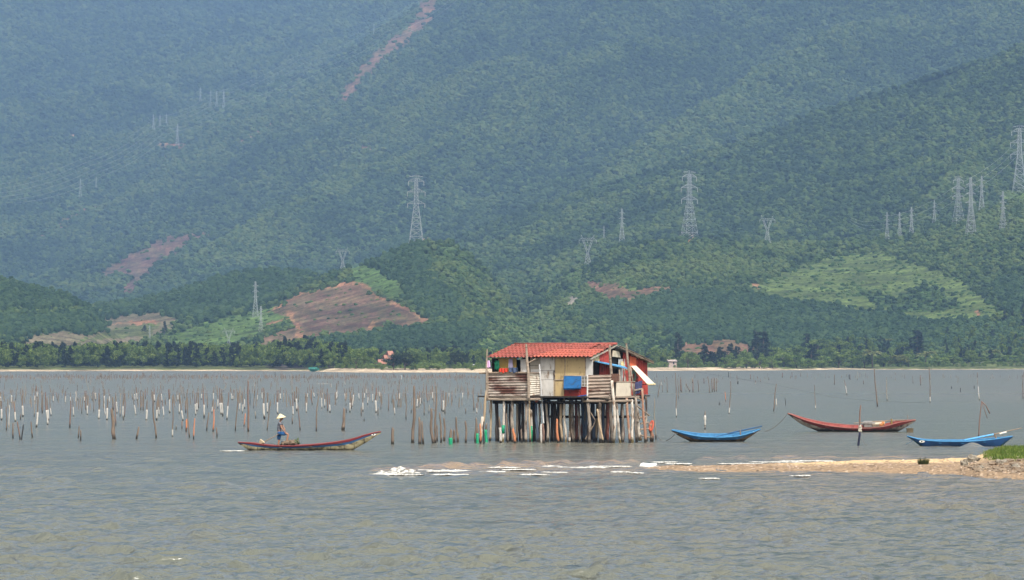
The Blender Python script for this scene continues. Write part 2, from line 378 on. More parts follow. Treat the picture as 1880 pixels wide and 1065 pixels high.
# ------------------------------------------------------------------ vegetation on the hills
def leafmat(name, c1, c2, c3, trans=.0, attr=False):
    m = bpy.data.materials.new(name); t, b = nodes(m); N = t.nodes; L = t.links
    oi = N.new('ShaderNodeObjectInfo'); rp = N.new('ShaderNodeValToRGB')
    e = rp.color_ramp.elements; e[0].color = (*c1, 1); e[1].color = (*c3, 1); e[0].position = 0; e[1].position = 1
    x = e.new(.5); x.color = (*c2, 1)
    g = N.new('ShaderNodeNewGeometry'); n = N.new('ShaderNodeTexNoise'); n.inputs['Scale'].default_value = .011 if not attr else .5; n.inputs['Detail'].default_value = 4
    L.new(g.outputs['Position'], n.inputs['Vector'])
    r = N.new('ShaderNodeMapRange'); r.inputs[1].default_value = .3; r.inputs[2].default_value = .7; r.inputs[3].default_value = -.35; r.inputs[4].default_value = .35
    L.new(n.outputs[0], r.inputs[0])
    a = N.new('ShaderNodeMath'); a.operation = 'ADD'; a.use_clamp = True
    if attr:
        at = N.new('ShaderNodeAttribute'); at.attribute_name = 'tint'; L.new(at.outputs['Fac'], a.inputs[0])
    else:
        at = N.new('ShaderNodeAttribute'); at.attribute_name = 'tn'; at.attribute_type = 'INSTANCER'
        m1 = N.new('ShaderNodeMath'); m1.operation = 'MULTIPLY_ADD'; m1.inputs[1].default_value = .46; m1.inputs[2].default_value = -.23; L.new(at.outputs['Fac'], m1.inputs[0])
        m2 = N.new('ShaderNodeMath'); m2.operation = 'ADD'; L.new(oi.outputs['Random'], m2.inputs[0]); L.new(m1.outputs[0], m2.inputs[1]); L.new(m2.outputs[0], a.inputs[0])
    L.new(r.outputs[0], a.inputs[1])
    L.new(a.outputs[0], rp.inputs[0]); L.new(rp.outputs[0], b.inputs['Base Color'])
    b.inputs['Roughness'].default_value = .7; b.inputs['Specular IOR Level'].default_value = .15
    if attr:   # light passes through single leaves
        tl = N.new('ShaderNodeBsdfTranslucent'); L.new(rp.outputs[0], tl.inputs['Color']); ms_ = N.new('ShaderNodeMixShader'); ms_.inputs[0].default_value = .4
        L.new(b.outputs[0], ms_.inputs[1]); L.new(tl.outputs[0], ms_.inputs[2]); L.new(ms_.outputs[0], N['Material Output'].inputs['Surface'])
    return m
M_FOREST = leafmat('forest_leaves', (.015, .034, .010), (.044, .078, .018), (.080, .112, .030))
M_PLANT = leafmat('plantation_leaves', (.015, .036, .013), (.028, .058, .020), (.046, .080, .026))
M_SHRUB = leafmat('shrub_leaves', (.026, .06, .015), (.052, .10, .022), (.105, .145, .04))
def crown_proto(name, mtl, seed, tall=1.0):
    rnd = random.Random(seed); mb = MB()
    for k in range(5):
        a = rnd.uniform(0, 6.28); r = rnd.uniform(0, .35)
        s = rnd.uniform(.34, .55)
        mb.blob((math.cos(a)*r, math.sin(a)*r, (.3+rnd.uniform(-.12, .35))*tall), (s, s, s*.75*tall), 1 if k else 2, .35, seed*9+k)
    me = bpy.data.meshes.new(name); me.from_pydata(mb.v, [], mb.f); me.update(); me.materials.append(mtl)
    return bpy.data.objects.new(name, me)
def scatter(name, pts, sc, protos, tn=None, **kw):
    c = bpy.data.collections.new(name+'_kinds')
    for p in protos: c.objects.link(p)
    me = bpy.data.meshes.new(name); me.vertices.add(len(pts)); me.vertices.foreach_set('co', np.asarray(pts, np.float32).ravel())
    a = me.attributes.new('sc', 'FLOAT', 'POINT'); a.data.foreach_set('value', np.asarray(sc, np.float32))
    b_ = me.attributes.new('tn', 'FLOAT', 'POINT'); b_.data.foreach_set('value', np.asarray(tn if tn is not None else np.full(len(pts), .5), np.float32))
    o = bpy.data.objects.new(name, me); col.objects.link(o); tag(o, **kw)
    ng = bpy.data.node_groups.new(name+'_scatter', 'GeometryNodeTree')
    ng.interface.new_socket('Geometry', in_out='INPUT', socket_type='NodeSocketGeometry'); ng.interface.new_socket('Geometry', in_out='OUTPUT', socket_type='NodeSocketGeometry')
    N = ng.nodes; L = ng.links
    gi = N.new('NodeGroupInput'); go = N.new('NodeGroupOutput'); ip = N.new('GeometryNodeInstanceOnPoints')
    ci = N.new('GeometryNodeCollectionInfo'); ci.inputs[0].default_value = c; ci.inputs['Separate Children'].default_value = True; ci.inputs['Reset Children'].default_value = True
    na = N.new('GeometryNodeInputNamedAttribute'); na.data_type = 'FLOAT'; na.inputs['Name'].default_value = 'sc'
    rv = N.new('FunctionNodeRandomValue'); rv.data_type = 'FLOAT_VECTOR'; rv.inputs[0].default_value = (-.12, -.12, 0); rv.inputs[1].default_value = (.12, .12, 6.28)
    ip.inputs['Pick Instance'].default_value = True
    L.new(gi.outputs[0], ip.inputs['Points']); L.new(ci.outputs[0], ip.inputs['Instance']); L.new(na.outputs[0], ip.inputs['Scale']); L.new(rv.outputs[0], ip.inputs['Rotation'])
    L.new(ip.outputs[0], go.inputs[0])
    md = o.modifiers.new('scatter', 'NODES'); md.node_group = ng
    return o
rng = np.random.default_rng(5)
def sample_pixels(du, dv):
    us = np.arange(-690, 2600, du); vs = np.arange(-12, 676, dv)
    A, B = np.meshgrid(us, vs); A = A+rng.uniform(-.5, .5, A.shape)*du*1.3; B = B+rng.uniform(-.5, .5, B.shape)*dv*1.3
    A = A.ravel(); B = B.ravel()
    J = np.clip(np.searchsorted(ucols, A), 0, len(ucols)-1)
    Y = np.empty(len(A)); ok = np.zeros(len(A), bool)
    order = np.argsort(J, kind='stable'); Js = J[order]; st = np.searchsorted(Js, np.arange(len(ucols)+1))
    for j in range(len(ucols)):
        idx = order[st[j]:st[j+1]]
        if not len(idx): continue
        c = RUN[:, j]
        k = np.searchsorted(-c, -B[idx], side='left'); k = np.clip(k, 1, len(c)-1)
        v0 = VV[k-1, j]; v1 = VV[k, j]
        tt = np.clip(np.where(v0 != v1, (B[idx]-v0)/np.where(v0 == v1, 1, v1-v0), 0), 0, 1)
        Y[idx] = yrows[k-1]+(yrows[k]-yrows[k-1])*tt; ok[idx] = True
    return A[ok], B[ok], Y[ok]
U, Vp, Yp = sample_pixels(4.6, 2.9)
Zp = terrain_z(U, Yp); C_, K_ = cover_at(U+rng.normal(0, 5, len(U)), Vp+rng.normal(0, 3, len(U)), Yp)
dS = Yp-HC*F/(SHORE(U)-HOR)
Xp = (U-940)/F*Yp; pts = np.stack([Xp, Yp, Zp-.3], -1)
tn = np.clip(.5+.8*(-np.abs(fbm((Xp*.9-Yp*.45)/380+3, (Xp*.45+Yp*.9)/1300+7, 11, 2))*4+.6)+.4*(-np.abs(fbm((Xp*.9-Yp*.45)/170+8, (Xp*.45+Yp*.9)/520+2, 13, 2))*4+.6)+.5*fbm(Xp/140, Yp/220, 91, 4), 0, 1)  # ridges lighter, moist gullies darker: forest variation that also paints relief shading into colour
rr = rng.random(len(U)); base = (dS > 110)
pxm = Yp/F
gap = fbm(Xp/35, Yp/60, 77, 3)
f = base & ((K_ == 0) | ((K_ == 4) & (rng.random(len(U)) < .38))) & (rr < .82+.4*gap) & (Zp > 2.5)
sz = pxm*(6.2+6.0*rng.random(len(U))**2.4)*np.where(Yp > 4500, .85, 1.0)
FR = [crown_proto('forest_crown', M_FOREST, s, .9+.15*(s % 3)) for s in range(6)]
scatter('mountain_forest', pts[f], sz[f], FR, tn=tn[f], kind='stuff', label='hazy green forest covering the mountain slopes', cat='forest')
f = base & (K_ == 1)
PL = [crown_proto('plantation_crown', M_PLANT, 20+s, 1.5) for s in range(4)]
scatter('plantation_wood', pts[f], (pxm*(7.0+2.5*rng.random(len(U))))[f], PL, kind='stuff', label='dark even plantation wood on the lower hills', cat='plantation')
f = base & (((K_ == 4) & (rr < .8)) | ((K_ == 3) & (rr < .22+.4*np.clip(gap, 0, 1))) | ((K_ == 2) & (rr < .05+.12*np.clip(gap, 0, 1))))
SH = [crown_proto('shrub_crown', M_SHRUB, 40+s, .7) for s in range(4)]
szs = pxm*(3.5+5*rng.random(len(U))**1.5)
scatter('hill_shrubs', pts[f], szs[f], SH, kind='stuff', label='light green shrubs on the lower slopes', cat='shrubs')
print('scatter', f.sum(), len(U))
# ================================================================== WATER
def mk_water():
    m = bpy.data.materials.new('lagoon_water'); t, b = nodes(m); N = t.nodes; L = t.links
    g = N.new('ShaderNodeNewGeometry')
    def nz(scale, stretch, det=3, dist=0.):
        mp = N.new('ShaderNodeMapping'); mp.inputs['Scale'].default_value = stretch
        L.new(g.outputs['Position'], mp.inputs['Vector'])
        n = N.new('ShaderNodeTexNoise'); n.inputs['Scale'].default_value = scale; n.inputs['Detail'].default_value = det
        n.inputs['Distortion'].default_value = dist
        L.new(mp.outputs[0], n.inputs['Vector']); return n
    # silt: broad patches of muddier and greener water
    a = nz(.03, (.6, .25, 1), 3)
    r = N.new('ShaderNodeMapRange'); r.inputs[1].default_value = .42; r.inputs[2].default_value = .62; L.new(a.outputs[0], r.inputs[0])
    mx = N.new('ShaderNodeMix'); mx.data_type = 'RGBA'; L.new(r.outputs[0], mx.inputs[0])
    mx.inputs[6].default_value = (.112, .120, .096, 1); mx.inputs[7].default_value = (.124, .121, .096, 1)
    at = N.new('ShaderNodeAttribute'); at.attribute_name = 'silt'
    mx2 = N.new('ShaderNodeMix'); mx2.data_type = 'RGBA'; L.new(at.outputs['Fac'], mx2.inputs[0]); L.new(mx.outputs[2], mx2.inputs[6]); mx2.inputs[7].default_value = (.23, .17, .115, 1)
    L.new(mx2.outputs[2], b.inputs['Base Color'])
    ch = N.new('ShaderNodeAttribute'); ch.attribute_name = 'chop'; L.new(ch.outputs['Fac'], b.inputs['Roughness']); b.inputs['IOR'].default_value = 1.33; b.inputs['Specular IOR Level'].default_value = .5
    n1 = nz(1.5, (.9, .8, 1), 4, .7); n2 = nz(5.0, (.9, .8, 1), 3, .5); n3 = nz(.5, (.8, 1.0, 1), 3, .5); n4 = nz(.16, (.7, 1.0, 1), 3, .4)
    def mul(n, k, prev=None):
        x = N.new('ShaderNodeMath'); x.operation = 'MULTIPLY_ADD'; x.inputs[1].default_value = k; L.new(n.outputs[0], x.inputs[0])
        if prev: L.new(prev.outputs[0], x.inputs[2])
        else: x.inputs[2].default_value = 0
        return x
    h = mul(n4, .9, mul(n3, .55, mul(n2, .085, mul(n1, .30))))
    bp = N.new('ShaderNodeBump'); bp.inputs['Distance'].default_value = 1.0; bp.inputs['Strength'].default_value = 1.0
    L.new(h.outputs[0], bp.inputs['Height']); L.new(bp.outputs[0], b.inputs['Normal'])
    return m
WATER = mk_water()
pyr = np.concatenate([np.arange(1500, 1100, -6), np.arange(1100, 700, -.75), np.arange(700, 676, -.75)])
yr = np.array([DEP(p) for p in pyr]); yr = np.concatenate([yr, [yr[-1]*1.15, yr[-1]*1.5, 4000]])
uc = np.concatenate([np.arange(-1400, -80, 40), np.arange(-80, 1965, 1.7), np.arange(1965, 3300, 40)])
WU, WY = np.meshgrid(uc, yr); WX = (WU-940)/F*WY
dy = np.gradient(yr)[:, None]
rs = np.random.RandomState(3); H = np.zeros_like(WX)
env = .55+.75*vnoise(WX/9, WY/14, 5)+.5*vnoise(WX/31, WY/50, 6)
for k in range(90):
    lam = .32*(2.4/.32)**(k/89.0); th = rs.normal(0, .62)+.15
    kx = math.sin(th)*2*math.pi/lam; ky = math.cos(th)*2*math.pi/lam
    amp = .0056*lam**.45*(1.0 if lam < 1.8 else (1.8/lam)**1.1)
    fade = np.clip((lam/math.cos(th)/np.maximum(dy, .02)-2.0)/2.0, 0, 1)
    ph = rs.uniform(0, 6.28)
    q = 1.4*vnoise(WX/7+k, WY/7-k, 50+k % 7)*6
    H += amp*fade*np.sin(kx*WX+ky*WY+ph+q*.35)
H *= env*np.clip(1-(WY-60)/2500, .3, 1)
H = H+H*np.abs(H)*4.0
# swell heaping up over the bar
VW = HOR+F*HC/WY
def ridge(x0, x1, yc0, yc1, h, wd):
    tt = np.clip((WU-x0)/(x1-x0), 0, 1); yc = yc0+(yc1-yc0)*tt + 1.5*fbm(WU/40, WU*0+x0, 8, 2)
    e = smooth(x0-12, x0+25, WU)*smooth(x1+12, x1-25, WU)*(.45+.75*vnoise(WU/22.0, WU*0, int(x0)))
    Yc = F*HC/(yc-HOR); return h*e*np.exp(-((WY-Yc)/wd)**2)
SW = ridge(672, 770, 866, 864, .22, 1.1)+ridge(750, 900, 861, 858, .28, 1.2)+ridge(900, 1010, 859, 857, .24, 1.0)+ridge(940, 1180, 855, 851, .24, 1.3)+ridge(1270, 1380, 846, 844, .18, 1.2)+ridge(1380, 1840, 843, 840, .14, 1.0)+ridge(560, 1160, 874, 868, .05, 1.5)
H += SW
BW = Wt(1810, 822)   # wave lifting at the stern of the far right boat
H += .30*np.exp(-((WU-1785)/17)**2)*np.exp(-((WY-(DEP(821)-1.0))/.7)**2)
silt = np.clip(SW*4.5, 0, .8)+.55*np.exp(-((VW-862)/9)**2)*smooth(640, 800, WU)+.35*smooth(1250, 1500, WU)*smooth(800, 850, VW)*smooth(960, 880, VW)
V = np.stack([WX, WY, H], -1).reshape(-1, 3)
np_mesh('water', V, grid_faces(*WX.shape), WATER, True, {'silt': ('FLOAT', np.clip(silt, 0, 1).ravel()), 'chop': ('FLOAT', np.interp(WY, [60, 110, 200, 500, 1500], [.09, .11, .16, .28, .38]).ravel())}, kind='structure')
mb = MB(); mb.box((0, 3000, -4.5), (12000, 9000, .4)); mb.build('lagoon_bed', mat('mud', (.1, .08, .05)), kind='structure')

# ------------------------------------------------------------------ foam
FOAM = bpy.data.materials.new('foam'); t, b = nodes(FOAM); b.inputs['Base Color'].default_value = (.66, .65, .61, 1); b.inputs['Roughness'].default_value = .8
n = t.nodes.new('ShaderNodeTexNoise'); n.inputs['Scale'].default_value = 9; n.inputs['Detail'].default_value = 6
g = t.nodes.new('ShaderNodeNewGeometry'); t.links.new(g.outputs['Position'], n.inputs['Vector'])
n9 = t.nodes.new('ShaderNodeTexNoise'); n9.inputs['Scale'].default_value = 16; n9.inputs['Detail'].default_value = 4; t.links.new(g.outputs['Position'], n9.inputs['Vector'])
r9 = t.nodes.new('ShaderNodeMapRange'); r9.inputs[1].default_value = .34; r9.inputs[2].default_value = .46; t.links.new(n9.outputs[0], r9.inputs[0]); t.links.new(r9.outputs[0], b.inputs['Alpha'])
bp = t.nodes.new('ShaderNodeBump'); bp.inputs['Distance'].default_value = .12; t.links.new(n.outputs[0], bp.inputs['Height']); t.links.new(bp.outputs[0], b.inputs['Normal'])
SEG = [(694, 768, 872, 13, 1), (715, 758, 869, 14, 1), (757, 786, 865, 5, .8), (795, 851, 866, 9, .9), (806, 852, 873, 5, .8), (853, 884, 869, 4, .7), (878, 920, 868, 6, .8), (905, 944, 860, 5, .8), (930, 974, 864, 5, .9),
       (965, 996, 873, 4, .7), (1003, 1024, 858, 7, .8), (1005, 1030, 869, 4, .6), (1036, 1104, 860, 3.5, .8), (1090, 1148, 858, 4.5, .8), (1130, 1145, 868, 3, .7), (1205, 1232, 850, 2.5, .5),
       (1229, 1258, 853, 4, .8), (1330, 1392, 853, 2.5, .7), (1385, 1462, 850, 3, .9), (1440, 1521, 848, 4.5, 1), (1555, 1602, 849, 3.5, .9), (1600, 1682, 848, 5.5, 1), (1690, 1782, 847.5, 4.5, 1), (1745, 1782, 845, 4.5, 1), (1780, 1818, 846.5, 2.5, .8),
       (1296, 1308, 880, 4, .7), (1463, 1476, 875, 3.5, .7), (1162, 1170, 870, 3, .6), (418, 438, 829, 4, .7), (585, 600, 705, 1.5, .8)]
mb = MB(); rf = random.Random(4)
for (x0, x1, yb, h, dn) in SEG:
    D = DEP(yb); sc = D/F;
    h = h if h > 10 else h*.5; n_ = int((x1-x0)*(9 if h > 10 else 4.0)*dn+6)
    for k in range(n_):
        tt = rf.random(); env_ = math.sin(math.pi*min(1, max(0, tt)))**.6
        prof = env_*(.25+.9*abs(mnoise.noise(Vector((x0+tt*(x1-x0), yb, 0))*.16))*2)
        px = x0+tt*(x1-x0); hh = h*sc*prof
        zc_ = rf.random()**1.6*hh*.85; r_ = rf.uniform(.02, .05)+hh*.09
        mb.blob(((px-940)*sc, D+rf.uniform(-.25, .25)+zc_*.6, zc_), (r_*rf.uniform(1.1, 2.4), r_*1.3, r_*.75), 1, .6, k)
    for k in range(int(n_*.9)):   # lace trailing in front of the wave
        px = rf.uniform(x0-6, x1+6); dd = -rf.random()**1.5*(1.3 if h > 4 else .6); r_ = rf.uniform(.02, .07)
        mb.blob(((px-940)*sc, D+dd, .045), (r_*rf.uniform(1.5, 4), r_*1.6, .018), 1, .6, k)
mb.build('surf_foam', FOAM, smooth=True, kind='stuff', label='white foam of small waves breaking along the sandbar', cat='foam')
# thin lace of foam flecks
# ================================================================== SANDBAR AND SPIT
TB = crest([(1120, 859), (1180, 857), (1260, 855.5), (1400, 853), (1500, 850.5), (1600, 849), (1700, 848), (1760, 847), (1880, 845), (2300, 840)])
BB = crest([(1120, 860.5), (1180, 863), (1260, 865.5), (1400, 867), (1500, 867), (1600, 867.5), (1700, 870), (1760, 872), (1800, 878), (1880, 882), (2300, 890)])
us = np.arange(1120, 2300, 1.5); ts = np.linspace(0, 1, 44)
Ug, Tg = np.meshgrid(us, ts); yf = F*HC/(TB(Ug)-HOR); yn = F*HC/(BB(Ug)-HOR)
yf = yf+1.5; yn = yn-1.5
Yg = yn+(yf-yn)*Tg; Xg = (Ug-940)/F*Yg
e = np.minimum((Yg-yn), (yf-Yg))
wd = yf-yn
Zg = -.25+.20*smooth(0, 1.2, e)+.12*smooth(1, 3.0, e)*smooth(1120, 1250, Ug)+.16*smooth(1350, 1750, Ug)*smooth(1.0, 4.5, e)+.05*fbm(Xg/1.3, Yg/1.3, 3, 4)*smooth(.5, 2, e)+.03*fbm(Xg*2, Yg*2, 9, 2)
# grassy bank to the right
bank = smooth(1768, 1850, Ug+14*fbm(Xg/.9, Yg/.9, 14, 3))*smooth(.18, .55, Tg)
Zg = Zg+bank*.42
sand = mat('wet_sand', (.50, .30, .145), .9, (.36, .19, .085), 1.6, dirt=(.62, .55, .46), dirt_amt=.35, dirt_scale=14, bump=.03)
colr = np.zeros(Ug.shape+(3,)); colr[:] = (.28, .195, .12)
dry = smooth(1380, 1500, Ug)*smooth(.42, .62, Tg+.12*fbm(Xg/2, Yg/1.5, 22, 3)); colr = colr*(1-dry[..., None])+np.array((.56, .40, .22))*dry[..., None]
wetw = smooth(.03, -.05, Zg); colr = colr*(1-.35*wetw[..., None])
shell = (vnoise(Xg*5, Yg*3.5, 61) > .9) & (Tg < .62); colr[shell] = (.5, .38, .27)
dk = (vnoise(Xg*4.3, Yg*3.1, 66) > .86) & (Tg < .8); colr[dk] = (.12, .08, .05)
gr = smooth(.45, .8, bank); colr = colr*(1-gr[..., None])+np.array((.13, .17, .045))*gr[..., None]
ms = bpy.data.materials.new('sandbar_sand'); t, b = nodes(ms); at = t.nodes.new('ShaderNodeAttribute'); at.attribute_name = 'cover'; b.inputs['Roughness'].default_value = .85; b.inputs['Specular IOR Level'].default_value = .2
nn = t.nodes.new('ShaderNodeTexNoise'); nn.inputs['Scale'].default_value = 7; nn.inputs['Detail'].default_value = 8; gg = t.nodes.new('ShaderNodeNewGeometry'); t.links.new(gg.outputs['Position'], nn.inputs['Vector'])
r = t.nodes.new('ShaderNodeMapRange'); r.inputs[1].default_value = .35; r.inputs[2].default_value = .65; r.inputs[3].default_value = .6; r.inputs[4].default_value = 1.35; t.links.new(nn.outputs[0], r.inputs[0])
vm = t.nodes.new('ShaderNodeVectorMath'); vm.operation = 'SCALE'; t.links.new(at.outputs['Color'], vm.inputs[0]); t.links.new(r.outputs[0], vm.inputs['Scale']); t.links.new(vm.outputs[0], b.inputs['Base Color'])
bp = t.nodes.new('ShaderNodeBump'); bp.inputs['Distance'].default_value = .06; t.links.new(nn.outputs[0], bp.inputs['Height']); t.links.new(bp.outputs[0], b.inputs['Normal'])
ca = np.concatenate([colr.reshape(-1, 3), np.ones((Ug.size, 1))], 1)
np_mesh('sandbar', np.stack([Xg, Yg, Zg], -1).reshape(-1, 3), grid_faces(*Ug.shape), ms, True, {'cover': ('FLOAT_COLOR', ca)}, kind='structure')
def barz(x, y):
    u = 940+F*x/y; yf_ = F*HC/(TB(u)-HOR)+1.5; yn_ = F*HC/(BB(u)-HOR)-1.5; tt = (y-yn_)/(yf_-yn_)
    if not 0 <= tt <= 1: return 0
    i = min(43, int(tt*43)); j = int(min(len(us)-1, max(0, (u-1120)/1.5))); return float(Zg[i, j])
# grass blades on the bank
GR = leafmat('grass_blades', (.07, .12, .02), (.13, .19, .035), (.24, .28, .07), attr=True)
rb = np.random.default_rng(8); V_ = []; F_ = []; tn = []
for k in range(26000):
    i = int(rb.integers(8, 43)); j = int(rb.integers(int((1772-1120)/1.5), int((2060-1120)/1.5)))
    if gr[i, j] < rb.random()*.9: continue
    x = Xg[i, j]+rb.uniform(-.2, .2); y = Yg[i, j]+rb.uniform(-.2, .2); z = Zg[i, j]-.02
    h = rb.uniform(.06, .2); a = rb.uniform(0, 3.14); wv = rb.uniform(.012, .03); lx, ly = rb.uniform(-.08, .08), rb.uniform(-.08, .08)
    o = len(V_); V_ += [(x-math.cos(a)*wv, y-math.sin(a)*wv, z), (x+math.cos(a)*wv, y+math.sin(a)*wv, z), (x+lx, y+ly, z+h)]; F_.append((o, o+1, o+2)); tv = rb.random(); tn += [tv]*3
np_mesh('spit_grass', np.array(V_), np.array(F_), GR, False, {'tint': ('FLOAT', np.array(tn))}, kind='stuff', label='short green grass covering the sandy spit', cat='grass')
# pebbles and shells
mb = MB()
for k in range(700):
    px = rf.uniform(1190, 1900); t_ = rf.random()**1.3; y = F*HC/(BB(px)-.5-t_*(BB(px)-TB(px))*.8-HOR); x = (px-940)/F*y
    if px < 1760 and rf.random() < .35: continue
    s = rf.uniform(.015, .05)*(1.6 if px > 1770 else 1); mb.blob((x, y, barz(x, y)+s*.2), (s*1.4, s, s*.6), 1, .3, k)
mb.build('pebbles', mat('pebble', (.55, .46, .38), .8, (.25, .17, .12), 3), kind='stuff', label='scattered pebbles and shells on the sandbar', cat='pebbles')
ROCK = mat('boulder', (.30, .27, .22), .9, (.15, .13, .10), 3.0, dirt=(.07, .06, .045), dirt_amt=.6, dirt_scale=2.2, bump=.05)
def rock(px, py, w_, h_, seed, label, grp=None):
    y = DEP(py); s = y/F; x = (px-940)*s
    mb = MB(); mb.blob((0, 0, h_*s*.30), (w_*s*.5, w_*s*.42, h_*s*.62), 3, .45, seed)
    for k in range(2): mb.blob((rf.uniform(-.25, .25)*w_*s, rf.uniform(-.2, .1)*w_*s, h_*s*.18), (w_*s*.3, w_*s*.25, h_*s*.4), 2, .5, seed+5+k)
    o = mb.build('boulder', ROCK); o.location = (x, y, max(0, barz(x, y))-.02); tag(o, label, 'rock', grp)
rock(1770, 864, 13, 13, 1, 'dark wedge of rock at the left foot of the grassy spit', 'boulders on the spit')
rock(1786, 861, 20, 15, 2, 'rounded lichen-grey boulder against the edge of the green grass', 'boulders on the spit')
rock(1838, 868, 20, 9, 3, 'low grey boulder in the rubble below the grass', 'boulders on the spit')
rock(1800, 872, 14, 7, 4, 'small flat stone at the water side of the rubble', 'boulders on the spit')
rock(1862, 872, 16, 7, 7, 'flat brown stone at the far right of the rubble', 'boulders on the spit')
mb = MB()
for k in range(700):
    px = rf.uniform(1768, 2050); t_ = rf.random(); py = 866+t_*15
    if px < 1800 and py > 866+(px-1768)*.4: continue
    y = DEP(py); x = (px-940)/F*y; s = rf.uniform(.04, .17)*(1-.3*t_); mb.blob((x, y, max(-.03, barz(x, y))+s*.15), (s*1.3, s, s*.55), 1, .5, k)
mb.build('rubble', mat('rubble_stone', (.27, .21, .15), .9, (.11, .08, .055), 2.5, bump=.03), kind='stuff', label='broken dark rubble along the foot of the spit', cat='rubble')
# tuft on the bar
def tuft(px, py, w_, h_, n_, label):
    y = DEP(py); s = y/F; V_ = []; F_ = []; tn = []
    for k in range(n_):
        a = rf.uniform(0, 6.28); r = rf.random()**.6*w_*s*.28; x0 = math.cos(a)*r; y0 = math.sin(a)*r; h = h_*s*rf.uniform(.4, 1)*(1-.5*(r/(w_*s*.5))**1)
        lx = math.cos(a)*rf.uniform(.1, .9)*w_*s*.25; ly = math.sin(a)*rf.uniform(.1, .9)*w_*s*.25; b_ = rf.uniform(0, 3.14); q = .011
        o = len(V_); V_ += [(x0-math.cos(b_)*q, y0-math.sin(b_)*q, 0), (x0+math.cos(b_)*q, y0+math.sin(b_)*q, 0), (x0+lx, y0+ly, h)]; F_.append((o, o+1, o+2)); tn += [rf.random()*.5]*3
    ob = np_mesh('grass_tuft', np.array(V_), np.array(F_), leafmat('tuft_blades', (.05, .06, .02), (.11, .12, .035), (.2, .19, .07), attr=True), False, {'tint': ('FLOAT', np.array(tn))})
    x = (px-940)*s; ob.location = (x, y, max(0, barz(x, y))-.03); tag(ob, label, 'plant')
tuft(1695, 862, 30, 19, 420, 'dark tuft of coarse grass alone on the sandbar')
# white sheet stranded at the tip
mb = MB(); y = DEP(859); s = y/F
mb.blob((0, 0, .08), (.38, .2, .13), 3, .35, 3); mb.blob((.22, .02, .05), (.3, .16, .07), 2, .4, 8)
o = mb.build('plastic_sack', mat('white_plastic', (.85, .85, .82), .5, (.7, .7, .68), 4), smooth=True); o.location = ((1190-940)*s, y, -.02); tag(o, 'crumpled white plastic sack stranded at the tip of the sandbar', 'sack')
